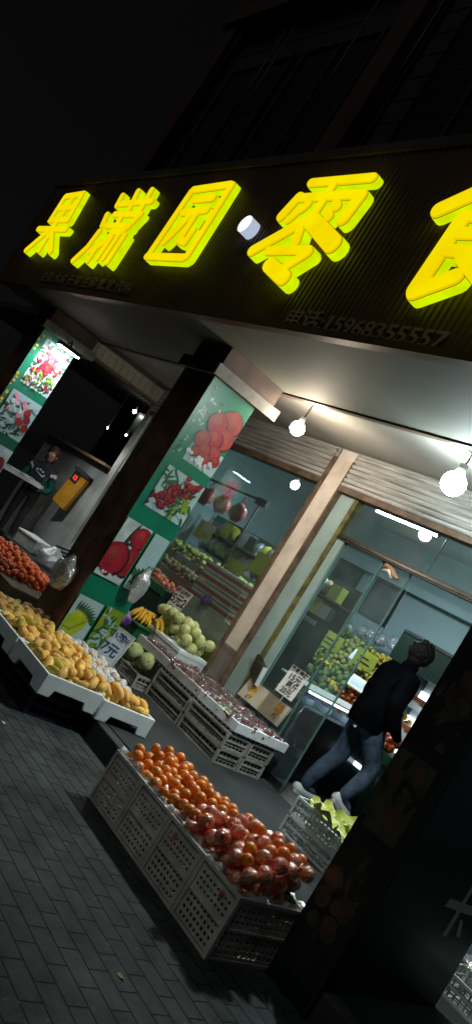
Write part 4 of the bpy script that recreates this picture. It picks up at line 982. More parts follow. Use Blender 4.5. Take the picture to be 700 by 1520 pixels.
# ------------------------------------------------------------------ inside, left bay
t = thing('fruit_stand', 'stepped wooden fruit stand behind the left window', 'stand', (0, 0, 0))
for k, (y, z) in enumerate(((5.75, .86), (6.12, 1.08), (6.49, 1.30))):
    b = MB(); b.box((-9.5, y, z - .03), (-7.5, y + .36, z), 'wood'); b.box((-9.5, y - .02, z - .06), (-7.5, y - .001, z + .05), 'wood'); b.build('shelf', t)
b = MB()
for x in (-9.45, -7.55):
    for y in (5.8, 6.8): b.box((x - .03, y - .03, .155), (x + .03, y + .03, .82 if y < 6 else 1.26), 'wood')
b.build('frame', t)
kw = [fruit_mesh('kiwi', 'kiwi', .035, (1, 1, 1.2), 10, 7, 0, None)]; pr = [fruit_mesh('pear', 'pear', .042, (1, 1, 1.15), 10, 7)]; ap = [fruit_mesh('apple', 'apple', .04, (1, 1, .9), 10, 7)]; vg = [MB().ball((0, 0, 0), .05, 'veg', 10, 7, (1.2, 1, .8), noise=.25).mesh('vegetable') for _ in range(2)]
pom = [fruit_mesh('pomelo', 'banana', .05, (1, 1, .95), 12, 8)]; prs = [fruit_mesh('persimmon', 'tangerine', .04, (1, 1, .8), 12, 8)]
def row(y0, y1, x0, x1, z, top, r, name, ms, label, group, n=900, br=None):
    scatter(name, ms, heap(n, (x0, x1, y0, y1), lambda x, y: top, r, z), label, name, group, br or r)
row(5.78, 6.08, -8.3, -7.55, .86, 1.00, .04, 'persimmon', prs, 'orange persimmon on the front step of the stand behind the left window', 'persimmons on the window stand')
row(5.78, 6.08, -9.4, -8.35, .86, 1.03, .04, 'apple', ap, 'reddish apple on the front step behind the left window', 'apples on the window stand', 700)
row(6.14, 6.45, -8.9, -7.55, 1.08, 1.24, .037, 'kiwi', kw, 'brown kiwi on the middle step behind the left window', 'kiwis on the window stand', 900)
row(6.51, 6.82, -9.4, -7.55, 1.30, 1.50, .043, 'pear', pr, 'dull olive pear on the top step behind the left window', 'pears on the window stand', 900)
names = ['topmost', 'second from the top', 'third from the top', 'lowest']
b0 = MB(); b0.box((-.38, -.16, 0), (.38, .16, .105), 'card_pale'); b0.box((-.381, -.163, .03), (.381, -.1605, .072), 'card_red'); b0.box((.3805, -.15, .03), (.383, .15, .072), 'card_red')
bm_ = b0.mesh('striped_carton')
for k in range(4): tag(obj('striped_carton', bm_, None, (-6.96 + .012 * (k % 2), 5.80, 1.41 - .117 * k), (0, 0, .03 * (k % 2))), '%s red and white striped carton of the stack behind the left window' % names[k], 'carton', 'striped cartons')
b = MB(); b.box((-7.30, 5.62, .58), (-6.35, 5.95, 1.055), 'card_pale'); b.box((-7.302, 5.616, .58), (-6.348, 5.619, .72), 'tag_yellow'); tag(b.build('carton'), 'big beige carton under the striped cartons behind the melons', 'carton')
b = MB(); b.box((-7.35, 5.64, .155), (-6.3, 6.0, .575), 'wood'); tag(b.build('display_table'), 'low wooden table under the beige carton behind the left window', 'table')
t = thing('hanging_rail', 'dark steel rail hung with red bags behind the left window', 'rail', (0, 0, 0))
b = MB(); b.tube([(-9.3, 6.2, 2.42), (-7.72, 6.2, 2.47)], .018, 'dark_frame'); b.build('bar', t)
for x in (-7.78, -9.2): b = MB(); b.tube([(x, 6.2, 2.44), (x, 6.2, 1.3)], .014, 'dark_frame'); b.build('post', t)
b = MB(); b.box((-7.86, 6.17, 2.40), (-7.64, 6.23, 2.49), 'dark_frame'); b.build('clamp', t)
for k, x in enumerate((-8.85, -8.45, -8.08)):
    bg = MB(); ph = k; 
    bg.ball((0, 0, -.16), .14, 'red_bag', 12, 9, (1.15, .5, .9), noise=.14); bg.tube([(-.05, 0, -.03), (0, 0, .06), (.05, 0, -.03)], .006, 'red_bag', 6)
    tag(bg.build('red_bag', None, (x, 6.2, 2.36)), ['dark red bag nearest the poster on the hanging rail', 'middle red bag on the hanging rail', 'red bag nearest the clamp on the hanging rail'][k], 'bag', 'red bags on the rail')
for k, (x, y, z) in enumerate(((-8.75, 5.95, 1.62), (-8.2, 6.0, 1.66), (-7.32, 6.0, 1.44), (-6.98, 6.05, 1.66))):
    b = MB(); b.box((-.13, 0, 0), (.13, .004, .24), 'tag_yellow'); b.tube([(0, .005, .22), (0, .005, .8)], .003, 'cable', 4)
    tag(b.build('price_tag', None, (x, y, z), (0, 0, .3)), '%s yellow tag hanging behind the left window' % ['leftmost', 'second', 'third', 'rightmost'][k], 'price tag', 'yellow hanging tags')
for k in range(9):
    bx = MB(); bx.ball((0, 0, 0), .10, random.choice(['clear', 'bag_grey', 'clear']), 12, 8, (1, .6, .9), noise=.22)
    tag(bx.build('packet', None, (-8.6 + .2 * k, 7.02 + random.uniform(-.05, .05), 1.62 + random.uniform(-.05, .15))), 'clear packet of dry goods on the rear ledge of the left bay', 'packet', 'clear packets in the left bay')
rr = random.Random(31)
for k in range(40):
    bx = MB(); m_ = rr.choice(['clear', 'bag_grey', 'card_pale', 'veg', 'green_dark', 'card_brown', 'pear', 'tag_yellow', 'clear'])
    if rr.random() < .5: bx.ball((0, 0, .09), .10, m_, 10, 8, (1, .6, 1), noise=.2)
    else: bx.box((-.085, -.06, 0), (.085, .06, rr.uniform(.14, .24)), m_)
    tag(bx.build('grocery_pack', None, (-9.45 + .19 * (k % 20) * .78, 6.98 + .1 * (k // 20) * 0 + rr.uniform(-.01, .01), 1.62 + .25 * (k // 20)), (0, 0, rr.uniform(-.2, .2))), 'dull grocery pack on the dark shelves at the rear of the left bay', 'packet', 'grocery packs in the left bay')
b = MB(); b.box((-9.6, 7.08, 1.561), (-6.4, 7.14, 2.12), 'wall_dark'); b.box((-9.6, 6.88, 1.845), (-6.4, 7.079, 1.865), 'wood'); tag(b.build('rear_shelf'), 'dark rear shelf of groceries above the green cabinet', 'shelf')
b = MB(); b.box((-9.6, 6.9, .155), (-6.6, 7.15, 1.56), 'green_dark'); b.box((-9.6, 6.88, 1.50), (-6.6, 6.898, 1.56), 'steel'); tag(b.build('cabinet'), 'dark green cabinet behind the stepped stand', 'cabinet')
bag('plastic_bag', 'small purple bag beside the 5 yuan card', (-6.92, 5.58, 1.06), (.07, .05, .13), 'purple', 33)
# ------------------------------------------------------------------ inside, right bay
# slanting wall stand of fruit and vegetables
t = thing('fruit_display', 'long slanted display of fruit and vegetables along the back of the right bay', 'stand', (0, 0, 0))
b = MB(); b.add([(-9.8, 7.75, .55), (-5.75, 7.75, .55), (-5.75, 9.0, 1.55), (-9.8, 9.0, 1.55)], [(0, 1, 2, 3)], 'wood'); b.box((-9.8, 7.70, .155), (-5.75, 7.748, .66), 'green_dark'); b.box((-9.8, 9.0, .155), (-5.75, 9.28, 1.62), 'green_dark'); b.build('board', t)
for x in (-8.8, -7.8, -6.8):
    b = MB(); b.add([(x, 7.75, .555), (x, 7.75, .70), (x, 9.0, 1.70), (x, 9.0, 1.555)], [(0, 1, 2, 3)], 'steel'); b.build('divider', t)
fl = lambda x, y: .555 + (y - 7.75) * .8
def slope_row(x0, x1, y0, y1, th, r, name, ms, label, group, n=900):
    scatter(name, ms, heap(n, (x0, x1, y0, y1), lambda x, y: fl(x, y) + th, r, fl), label, name, group, {'apple': .04, 'vegetable': .05, 'pear': .042, 'kiwi': .035, 'pomelo': .05}[name])
slope_row(-6.75, -5.8, 7.8, 8.25, .15, .036, 'apple', ap, 'red yellow apple on the slanted display inside', 'apples on the slanted display')
slope_row(-6.75, -5.8, 8.3, 8.9, .15, .046, 'pomelo', pom, 'yellow pomelo on the slanted display inside', 'pomelos on the slanted display')
slope_row(-7.75, -6.85, 7.8, 8.35, .18, .046, 'vegetable', vg, 'dark green vegetable on the slanted display', 'vegetables on the slanted display')
slope_row(-7.75, -6.85, 8.4, 8.95, .15, .038, 'pear', pr, 'olive pear on the slanted display inside', 'pears on the slanted display')
slope_row(-8.75, -7.85, 7.8, 8.4, .15, .036, 'kiwi', kw, 'brown kiwi on the slanted display inside', 'kiwis on the slanted display')
slope_row(-8.75, -7.85, 8.45, 8.95, .18, .048, 'vegetable', vg, 'green vegetable at the far side of the slanted display', 'vegetables at the far side of the display')
k = 0
for (x, y) in ((-7.95, 8.3), (-7.6, 8.55), (-7.25, 8.2), (-7.0, 8.75), (-6.55, 8.45), (-8.3, 8.6), (-6.3, 8.2), (-6.95, 8.0), (-7.5, 8.0), (-8.1, 7.95)):
    banana_bunch('ripe banana bunch laid on the slanted display', (x, y, fl(x, y) + .15), random.uniform(0, 6), 'banana bunches on the slanted display', 1.25)
for k, (x, y, z) in enumerate(((-7.05, 7.78, 1.33), (-6.45, 7.8, 1.36), (-8.35, 7.8, 1.5), (-7.7, 7.8, 1.6))):
    b = MB(); b.box((-.15, 0, 0), (.15, .004, .22), 'tag_yellow'); b.box((-.09, -.003, .06), (.09, -.0005, .075), 'ink'); b.box((-.09, -.003, .12), (.05, -.0005, .135), 'ink'); b.tube([(0, .005, .2), (0, .005, 1.2)], .003, 'cable', 4)
    tag(b.build('price_tag', None, (x, y, z), (0, 0, .25)), '%s yellow tag hung above the slanted display' % ['third', 'rightmost', 'leftmost', 'second'][k], 'price tag', 'yellow tags over the display')
for k, (x, y, z, m) in enumerate(((-8.25, 8.0, 1.45, 'led_cool'), (-6.95, 8.3, 1.45, 'led_cool'), (-6.6, 8.1, 1.17, 'foam'))):
    b = MB(); b.box((-.14, -.005, -.08), (.14, .005, .08), 'foam'); b.box((-.10, -.008, -.04), (.10, -.0055, .04), 'crate_cool'); tag(b.build('label_card', None, (x, y, z), (R(-20), 0, .1)), '%s white card above the slanted display' % ['left', 'middle', 'right'][k], 'card', 'white cards over the display')
for k, (x0, x1, z0, z1) in enumerate(((-9.4, -8.75, 1.98, 2.6), (-8.45, -7.85, 2.0, 2.6))):
    t = thing('wall_picture', '%s dark framed picture on the back wall' % ['left', 'right'][k], 'picture', (0, 0, 0))
    b = MB(); b.box((x0, 9.47, z0), (x1, 9.498, z1), 'dark_frame'); b.build('frame', t); b = MB(); b.box((x0 + .04, 9.464, z0 + .04), (x1 - .04, 9.469, z1 - .04), 'pic_dark'); b.build('print', t)
for k in range(16):
    bx = MB(); bx.ball((0, 0, 0), .11, random.choice(['clear', 'bag_grey']), 12, 8, (1, .6, .9), noise=.25)
    tag(bx.build('packet', None, (-8.9 + .2 * k, 9.14 + random.uniform(-.05, .05), 1.72 + random.uniform(-.02, .16))), 'clear packet on the ledge above the slanted display', 'packet', 'clear packets over the display')
# black fronted display cooler beside the door
t = thing('display_cooler', 'black display cooler with a glowing strip just inside the doorway', 'cooler', (-5.24, 6.28, .155))
b = MB(); b.box((-.24, -.62, 0), (.22, .62, .70), 'black_gloss'); add_bevel(b.build('body', t), .03, 3)
b = MB(); b.box((-.22, -.60, .702), (.20, .60, .715), 'steel'); b.build('tray', t)
b = MB(); b.box((.205, -.61, .702), (.215, .61, .82), 'glass'); b.build('front_glass', t)
b = MB(); b.tube([(.225, -.60, .05), (.24, -.64, .10), (.24, -.64, .62), (.23, -.60, .70), (.23, .60, .70)], .011, 'steel', 8); b.build('front_frame', t)
b = MB(); b.box((.19, -.62, .825), (.225, .62, .845), 'led_strip'); b.build('light_strip', t)
b = MB(); b.box((-.24, -.63, .847), (.23, .63, .862), 'bulb_body'); b.build('top', t)
for k in range(8):
    bx = MB(); bx.box((-.07, -.055, 0), (.07, .055, .05), 'foam'); bx.ball((0, 0, .055), .05, random.choice(['apple', 'purple', 'grape_green', 'grape']), 8, 6, (1.1, .9, .5), noise=.15)
    tag(bx.build('fruit_tray', None, (-5.32 + .16 * (k % 2), 5.80 + .28 * (k // 2), .872)), 'small white tray of cut fruit in the black cooler', 'tray', 'fruit trays in the black cooler')
# lit open shelves at the back right
t = thing('open_cooler', 'open shelf cooler with bright shelves and dark green canopy behind the man', 'cooler', (-5.15, 7.6, .155))
b = MB(); b.box((-.75, .02, 0), (.95, .8, .12), 'green_dark'); b.box((-.75, .74, .12), (.95, .8, 1.75), 'foam'); b.box((-.80, .0, .12), (-.752, .8, 1.78), 'green_dark'); b.box((.952, .0, .12), (1.0, .8, 1.78), 'green_dark'); b.build('body', t)
b = MB(); b.box((-.80, -.08, 1.5), (1.0, .8, 1.86), 'green_dark'); b.box((-.80, -.085, 1.84), (1.0, .79, 1.875), 'steel'); b.build('canopy', t)
for z in (.45, .83, 1.16):
    b = MB(); b.box((-.748, .1, z), (.948, .738, z + .02), 'foam'); b.box((-.748, .08, z - .02), (.948, .099, z + .05), 'crate_cool'); sh = b.build('shelf', t)
    b = MB(); b.box((-.74, .70, z + .06), (.94, .738, z + .20), 'led_cool'); b.build('light_strip', sh)
for k in range(30):
    z = (.47, .85, 1.18)[k // 10]; c = random.choice(['apple', 'poster_yellow', 'grape_green', 'foam', 'jamb_cyan', 'purple', 'orange'])
    bx = MB(); bx.box((-.06, -.08, 0), (.06, .08, random.uniform(.07, .11)), c); bx.box((-.055, -.0815, .015), (.055, -.0802, .05), 'paper')
    tag(add_bevel(bx.build('packet', None, (-5.82 + .165 * (k % 10), 7.84, .155 + z + .001)), .008), 'small coloured packet on the lit cooler shelves', 'packet', 'packets on the lit shelves')
t = thing('green_basket', 'dark green basket stand of orange fruit in front of the open cooler', 'basket', (-4.75, 7.0, .155))
b = MB(); b.box((-.45, -.25, .0), (.55, .25, .58), 'green_dark'); b.box((-.47, -.27, .58), (.57, .27, .68), 'green_plastic'); b.build('stand', t)
b = MB(); b.box((-.3, -.275, .40), (.0, -.2515, .44), 'led_strip'); b.build('light_strip', t)
row(6.80, 7.2, -5.15, -4.25, .80, .98, .04, 'persimmon', prs, 'orange persimmon in the green basket stand beside the man', 'persimmons in the green basket', 500)
spot(-5.2, 7.45, 1.62, 8, (.8, .93, 1), 150, 1)

# ------------------------------------------------------------------ neighbouring shop at the left
t = thing('neighbour_stall', 'dim neighbouring stall with a pale dirty wall at the far left', 'building', (0, 0, 0))
b = MB(); b.box((-12.6, 5.5, 0), (-9.98, 5.6, 1.84), 'wall_white'); b.box((-10.12, 5.46, 0), (-9.97, 5.498, 3.19), 'wall_white'); b.build('low_wall', t)
b = MB(); b.box((-12.6, 5.36, 1.842), (-10.13, 5.62, 1.88), 'card_brown'); b.build('shelf', t)
b = MB(); b.box((-16, 8.0, 0), (-10.21, 8.1, 5), 'wall_dark'); b.box((-16, 4.2, 3.3), (-11.05, 8, 3.4), 'wall_dark'); b.build('back_wall', t)
b = MB(); b.box((-13.02, 6.9, 2.62), (-12.3, 6.93, 3.06), 'upper_trim'); b.box((-12.98, 6.895, 2.66), (-12.34, 6.899, 3.02), 'pic_dark'); b.box((-12.67, 6.888, 2.66), (-12.65, 6.894, 3.02), 'upper_trim'); b.build('window', t)
for (x, y, z) in ((-13.0, 6.8, 3.02), (-10.36, 5.2, 2.32), (-9.78, 5.2, 2.34)):
    b = MB(); b.ball((x, y, z), .013 if z < 2.5 else .035, 'small_lamp', 10, 7); b.tube([(x, y, z + .03), (x, y, 3.3)], .004, 'cable', 4)
    tag(b.build('small_lamp'), {3.02: 'small lamp at the dark window of the neighbouring stall', 2.32: 'left of two tiny lamps above the pale wall', 2.34: 'right of two tiny lamps above the pale wall'}[z], 'lamp')
spot(-10.36, 5.2, 2.29, 16, (1, .95, .88), 170, 1, .03); spot(-9.78, 5.2, 2.31, 5, (1, .95, .88), 170, 1, .03)
t = thing('awning', 'beige slatted roller awning box running back from the far left pillar', 'awning', (0, 0, 0))
b = MB(); b.box((-10.06, 4.12, 2.97), (-9.94, 5.45, 3.16), 'awning')
for k in range(12): b.box((-9.94, 4.14 + k * .11, 2.975), (-9.925, 4.22 + k * .11, 3.155), 'awning')
b.build('slats', t); b = MB(); b.box((-10.1, 4.12, 2.93), (-9.92, 5.45, 2.968), 'card_brown'); b.build('bottom_bar', t)
t = thing('led_board', 'orange yellow upright display box with red lit digits on the pale wall', 'sign', (-10.62, 5.30, 1.02), (0, R(9), R(25)))
t.scale = (.82, .82, .92)
b = MB(); b.box((-.17, 0, 0), (.17, .10, .60), 'machine'); add_bevel(b.build('case', t), .015); b = MB(); b.box((-.19, -.03, .601), (.19, .13, .66), 'black_matte'); b.build('cap', t)
b = MB(); b.box((-.15, -.006, .42), (.03, -.0005, .58), 'black_matte'); b.build('screen', t)
o = obj('digits', text_mesh('12', .10, .001, 'led_red', .003), t, (-.06, -.009, .50), (R(90), 0, 0))
b = MB(); b.box((-9.75, 4.45, .152), (-8.2, 5.1, .41), 'black_matte'); tag(b.build('low_table'), 'low black table in front of the pale wall holding grey bags', 'table')
t = thing('grey_box', 'small grey lidded box on the low black table', 'box', (-9.40, 4.70, .412), (0, 0, .3))
b = MB(); b.box((-.2, -.14, 0), (.2, .14, .15), 'crate_grey'); add_bevel(b.build('body', t), .01); b = MB(); b.box((-.21, -.15, .151), (.21, .15, .185), 'bulb_body'); add_bevel(b.build('lid', t), .01)
for k in range(4):
    b = MB(); b.tube([(-9.2 + .03 * k, 4.85, .50 + .05 * k), (-8.55 + .05 * k, 5.0, .62 + .055 * k)], .014, 'black_matte', 6)
    tag(b.build('rod'), '%s of four dark rods leaning on the pale wall' % ['lowest', 'second', 'third', 'topmost'][k], 'rod', 'dark rods by the pale wall')
b = MB(); b.box((-12.9, 4.2, .152), (-11.75, 4.75, .62), 'black_matte'); b.box((-12.92, 4.18, .62), (-11.73, 4.77, .65), 'steel'); tag(b.build('counter'), 'dark steel topped counter to the left of the woman', 'counter')

# ------------------------------------------------------------------ people
def skinned(name, verts, edges, radii, mats, region, root=0, sub=2, parent=None, noise=0.):
    """one continuous body grown over a skeleton; region(co) -> material index"""
    me = bpy.data.meshes.new(name); me.from_pydata([Vector(v) for v in verts], edges, [])
    o = bpy.data.objects.new(name, me); col.objects.link(o)
    md = o.modifiers.new('skin', 'SKIN'); md.use_smooth_shade = True
    for i, v in enumerate(me.skin_vertices[0].data):
        r = radii[i]; v.radius = r if isinstance(r, tuple) else (r, r); v.use_root = (i == root)
    s = o.modifiers.new('sub', 'SUBSURF'); s.levels = sub; s.render_levels = sub
    dg = bpy.context.evaluated_depsgraph_get(); dg.update()
    m2 = bpy.data.meshes.new_from_object(o.evaluated_get(dg)); bpy.data.objects.remove(o)
    m2.materials.clear()
    for m in mats: m2.materials.append(M[m])
    for p in m2.polygons: p.material_index = region(p.center); p.use_smooth = True
    n = obj(name, m2, parent); return n
def nearest_edge(verts, edges):
    E_ = [(Vector(verts[a]), Vector(verts[b]), k) for k, (a, b) in enumerate(edges)]
    def f(c):
        best = None
        for a, b, k in E_:
            d = b - a; t = max(0, min(1, (c - a).dot(d) / max(1e-9, d.length_squared))); q = (c - (a + d * t)).length
            if best is None or q < best[0]: best = (q, k, t)
        return best[1], best[2]
    return f
def person(label, loc, rz, J, rad, mat_of, mats, hair_m, hair_parts, shoe_m, locks=60):
    names = list(J); verts = [J[n] for n in names]; ix = {n: i for i, n in enumerate(names)}
    ed = [('pelvis', 'belly'), ('belly', 'chest'), ('chest', 'neck0'), ('neck0', 'neck1'), ('neck1', 'headc'), ('headc', 'headt')]
    for s in 'lr':
        ed += [('pelvis', s + '_hip'), (s + '_hip', s + '_knee'), (s + '_knee', s + '_calf'), (s + '_calf', s + '_ankle'), (s + '_ankle', s + '_toe'),
               ('chest', s + '_sh'), (s + '_sh', s + '_elbow'), (s + '_elbow', s + '_fore'), (s + '_fore', s + '_wrist'), (s + '_wrist', s + '_palm')]
        # five fingers
        w, p = Vector(J[s + '_wrist']), Vector(J[s + '_palm']); d = (p - w).normalized(); side = d.cross(Vector((0, 0, 1)));
        if side.length < .2: side = Vector((1, 0, 0))
        side.normalize(); dn = side.cross(d)
        sg = 1 if s == 'l' else -1
        for q, (o_, l) in enumerate(((-.030, .062), (-.010, .075), (.010, .071), (.030, .055))):
            b0 = p + side * o_ ; b1 = b0 + d * l * .55 - dn * .006; b2 = b1 + d * l * .35 - dn * .022 * 1.0
            for nm, v in (('f%d0' % q, b0), ('f%d1' % q, b1), ('f%d2' % q, b2)): ix[s + nm] = len(verts); names.append(s + nm); verts.append(tuple(v)); rad[s + nm] = .0095
            ed += [(s + '_palm', s + 'f%d0' % q), (s + 'f%d0' % q, s + 'f%d1' % q), (s + 'f%d1' % q, s + 'f%d2' % q)]
        t0 = w + (p - w) * .35 - side * .036 * 1; t1 = t0 + d * .035 - side * .018
        for nm, v in (('t0', t0), ('t1', t1)): ix[s + nm] = len(verts); names.append(s + nm); verts.append(tuple(v)); rad[s + nm] = .0105
        ed += [(s + '_wrist', s + 't0'), (s + 't0', s + 't1')]
    edges = [(ix[a], ix[b]) for a, b in ed]; ne = nearest_edge(verts, edges)
    def region(c):
        k, t = ne(c); return mats.index(mat_of(ed[k][0], ed[k][1], t, c))
    T = thing('person', label, 'person', loc, (0, 0, rz))
    skinned('body', verts, edges, [rad[n] for n in names], mats, region, 0, 2, T)
    b = MB()
    for (c, r, sc) in hair_parts: b.ball(c, r, hair_m, 16, 12, sc, noise=.03)
    rr = random.Random(4)
    c0, r0, s0 = hair_parts[0]
    for k in range(locks):
        d = Vector((rr.gauss(0, 1), rr.gauss(-.5, .8), rr.gauss(.25, .8))).normalized()
        if d.y > .1 - .5 * max(0, d.z) and d.z < .55: continue
        p = Vector(c0) + Vector((d.x * s0[0], d.y * s0[1], d.z * s0[2])) * r0 * .88
        b.ball(p, .024 if locks == 60 else .021, hair_m, 7, 5, (1, 1, 1.5), noise=.25)
    b.build('hair', T)
    # face: eyes, nose and mouth on the head's front (local +y)
    hc = Vector(J['headc']); b = MB()
    for sx in (-.032, .032): b.ball(hc + Vector((sx, .088, .012)), .011, 'foam', 8, 6, (1.2, .6, .8)); b.ball(hc + Vector((sx, .095, .012)), .006, 'ink', 6, 5)
    b.ball(hc + Vector((0, .100, -.018)), .013, 'skin', 8, 6, (.9, 1.2, 1.5)); b.ball(hc + Vector((0, .092, -.052)), .018, 'poster_brick', 8, 5, (1.2, .5, .35))
    for sx in (-.078, .078): b.ball(hc + Vector((sx, .0, -.005)), .022, 'skin', 8, 6, (.4, .8, 1.3))
    b.build('face', T)
    for s in 'lr':
        a, tt = Vector(J[s + '_ankle']), Vector(J[s + '_toe']); d = (tt - a); d.normalize(); b = MB()
        sl = [a - d * .07, a - d * .03, a + d * .05, a + d * .12, tt + d * .03]
        dz = Vector((0, 0, -.045))
        b.tube([p + dz * (1 if i else .8) for i, p in enumerate(sl)], [.038, .05, .052, .05, .03], shoe_m, 12); b.tube([p + Vector((0, 0, -.075)) for p in sl], [.034, .044, .046, .045, .028], 'sole', 10)
        b.build('shoe', T)
    return T
# the man in the doorway: seen from behind, mid stride, local +y is the way he faces
J = dict(pelvis=(0, 0, .95), belly=(.0, .01, 1.10), chest=(.0, .05, 1.32), neck0=(.0, .08, 1.47), neck1=(0, .11, 1.55), headc=(.0, .14, 1.63), headt=(0, .14, 1.70),
  l_hip=(-.09, -.01, .90), l_knee=(-.12, .02, .50), l_calf=(-.125, -.06, .36), l_ankle=(-.13, -.15, .095), l_toe=(-.145, .01, .075),
  r_hip=(.09, .02, .90), r_knee=(.13, .22, .54), r_calf=(.14, .18, .40), r_ankle=(.15, .08, .22), r_toe=(.17, .21, .14),
  l_sh=(-.19, .05, 1.38), l_elbow=(-.29, .03, 1.10), l_fore=(-.27, .12, 1.01), l_wrist=(-.23, .25, .95), l_palm=(-.21, .32, .93),
  r_sh=(.19, .06, 1.38), r_elbow=(.27, .0, 1.12), r_fore=(.28, .08, 1.0), r_wrist=(.27, .2, .90), r_palm=(.26, .26, .87))
rad = dict(pelvis=(.165, .14), belly=(.20, .165), chest=(.225, .175), neck0=.10, neck1=.062, headc=(.08, .097), headt=(.07, .085))
for s in 'lr':
    rad.update({s + '_hip': .118, s + '_knee': .088, s + '_calf': .084, s + '_ankle': .066, s + '_toe': .03, s + '_sh': .105, s + '_elbow': .085, s + '_fore': .072, s + '_wrist': .034, s + '_palm': .03})
def man_mat(a, b_, t, c):
    if 'neck1' in (a, b_) and 'neck0' not in a: return 'skin'
    if a == 'headc': return 'skin'
    n = b_[2:] if b_[1:2] == '_' else b_
    if n in ('knee', 'calf', 'ankle', 'toe') or n == 'hip': return 'jeans' if c.z < .93 else 'jacket'
    if n == 'palm' or b_[1:2] in 'ft' and len(b_) <= 3: return 'skin'
    if (a, b_) == ('pelvis', 'belly') and c.z < .93: return 'jeans'
    return 'jacket'
pm_ = person('man in black jacket and blue jeans walking into the bright doorway', (-4.60, 6.02, .154), R(-22), J, dict(rad), man_mat, ['jacket', 'jeans', 'skin'], 'hair', [((0, .125, 1.665), .124, (.92, 1.0, .98)), ((0, .105, 1.60), .098, (.92, .85, .8))], 'shoe_white', 44)
b = MB(); rr = random.Random(2); ring = []
for (sx_, sy_, z_) in ((.20, .165, 1.08), (.212, .175, .98), (.21, .175, .87), (.198, .165, .835)):
    ring.append([(sx_ * math.cos(g) * (1 + rr.uniform(-.02, .02)), sy_ * math.sin(g) * (1 + rr.uniform(-.02, .02)) + .005, z_ + rr.uniform(-.006, .006)) for g in [2 * math.pi * k / 24 for k in range(24)]])
b.add([v for r_ in ring for v in r_], [(i * 24 + j, i * 24 + (j + 1) % 24, (i + 1) * 24 + (j + 1) % 24, (i + 1) * 24 + j) for i in range(3) for j in range(24)], 'jacket', True); b.build('jacket_hem', pm_)
b = MB(); b.box((.05, -.128, .80), (.10, -.124, .82), 'paper'); b.build('pocket_label', pm_)
# the woman at the left stall, facing the street with a tray
J = dict(pelvis=(0, 0, .84), belly=(0, .01, .97), chest=(0, .02, 1.15), neck0=(0, .02, 1.28), neck1=(0, .035, 1.34), headc=(0, .05, 1.42), headt=(0, .05, 1.49),
  l_hip=(-.085, 0, .80), l_knee=(-.09, .03, .44), l_calf=(-.09, .0, .32), l_ankle=(-.09, -.03, .09), l_toe=(-.10, .10, .07),
  r_hip=(.085, 0, .80), r_knee=(.09, .03, .44), r_calf=(.09, 0, .32), r_ankle=(.09, -.03, .09), r_toe=(.10, .10, .07),
  l_sh=(-.165, .01, 1.20), l_elbow=(-.24, .0, .95), l_fore=(-.20, .12, .91), l_wrist=(-.13, .26, .90), l_palm=(-.10, .32, .90),
  r_sh=(.165, .01, 1.20), r_elbow=(.24, .02, .95), r_fore=(.20, .13, .92), r_wrist=(.12, .27, .93), r_palm=(.09, .33, .93))
rad = dict(pelvis=(.14, .11), belly=(.145, .11), chest=(.165, .12), neck0=.06, neck1=.048, headc=(.074, .088), headt=(.065, .08))
for s in 'lr':
    rad.update({s + '_hip': .09, s + '_knee': .062, s + '_calf': .058, s + '_ankle': .042, s + '_toe': .028, s + '_sh': .072, s + '_elbow': .056, s + '_fore': .05, s + '_wrist': .03, s + '_palm': .027})
def wo_mat(a, b_, t, c):
    if 'neck1' in (a, b_) and 'neck0' not in a: return 'skin'
    if a == 'headc': return 'skin'
    n = b_[2:] if b_[1:2] == '_' else b_
    if n in ('knee', 'calf', 'ankle', 'toe', 'hip'): return 'trouser'
    if n == 'palm' or b_[1:2] in 'ft' and len(b_) <= 3: return 'skin'
    if n == 'elbow': return 'white_cloth' if (t < .38 and c.y < .03 or t < .2) else ('green_sleeve' if t > .4 else 'navy')
    if n in ('fore', 'wrist'): return 'green_sleeve'
    return 'navy'
wp = person('woman in navy sweatshirt with green sleeves holding a white tray at the left stall', (-11.22, 5.12, .152), R(180 + 55), J, dict(rad), wo_mat, ['navy', 'trouser', 'skin', 'green_sleeve', 'white_cloth'], 'hair_brown', [((0, .015, 1.465), .098, (.93, .92, .92)), ((0, -.03, 1.38), .08, (.95, .7, 1.2)), ((-.07, .0, 1.39), .035, (.6, .9, 1.8)), ((.07, .0, 1.39), .035, (.6, .9, 1.8))], 'black_matte')
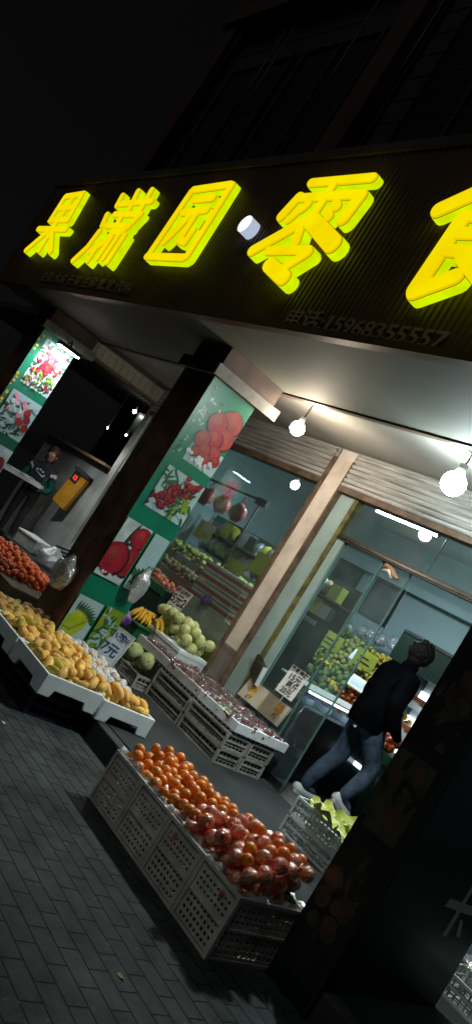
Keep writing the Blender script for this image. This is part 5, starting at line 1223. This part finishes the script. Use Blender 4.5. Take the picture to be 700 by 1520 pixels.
# emblem: a tick with a scribble above, proud of the chest
b = MB(); yq = .148
b.add([(-.09, yq, 1.10), (-.06, yq, 1.075), (.10, yq - .004, 1.135), (-.04, yq, 1.10), (-.065, yq, 1.105), (-.08, yq, 1.135)], [(0, 1, 2, 3, 4, 5)], 'white_cloth')
for k in range(3): b.box((-.05 + .045 * k, yq - .002, 1.14 + .012 * (k % 2)), (-.02 + .045 * k, yq + .002, 1.165 + .012 * (k % 2)), 'white_cloth')
b.build('emblem', wp)
t = thing('foam_tray', 'long white tray of wrapped food held by the woman', 'tray', (-11.13, 4.76, 1.065), (0, R(-2), R(55)))
b = MB(); b.box((-.45, -.13, 0), (.42, .13, .045), 'foam'); b.build('tray', t)
b = MB(); b.box((-.32, -.10, .0455), (.36, .10, .065), 'white_cloth')
for k in range(14): b.ball((random.uniform(-.25, .3), random.uniform(-.09, .09), .06), .045, random.choice(['white_cloth', 'liner', 'foam']), 8, 6, (1.2, .9, .5), noise=.2)
b.build('wrapped_food', t)

# ------------------------------------------------------------------ light
w = bpy.data.worlds.new('World'); scene.world = w; w.use_nodes = True
nt = w.node_tree; bg = nt.nodes['Background']; sky = nt.nodes.new('ShaderNodeTexSky'); sky.sky_type = 'NISHITA'; sky.sun_disc = False
sky.sun_elevation = R(52); sky.sun_rotation = R(186)
hs = nt.nodes.new('ShaderNodeHueSaturation'); hs.inputs['Saturation'].default_value = .25; nt.links.new(sky.outputs[0], hs.inputs['Color']); nt.links.new(hs.outputs[0], bg.inputs[0]); bg.inputs[1].default_value = .0007
l = bpy.data.lights.new('street_glow', 'SUN'); l.energy = .2; l.angle = R(25); l.color = (.93, 1, .98)
o = bpy.data.objects.new('street_glow', l); col.objects.link(o); o.rotation_euler = (R(38), 0, R(6))
# ------------------------------------------------------------------ render
scene.view_settings.view_transform = 'Standard'; scene.view_settings.look = 'None'; scene.view_settings.exposure = 0; scene.view_settings.gamma = 1
scene.render.engine = 'CYCLES'; scene.cycles.use_denoising = True
scene.cycles.max_bounces = 8; scene.cycles.transparent_max_bounces = 24; scene.cycles.caustics_reflective = False; scene.cycles.caustics_refractive = False
scene.cycles.sample_clamp_indirect = 4.
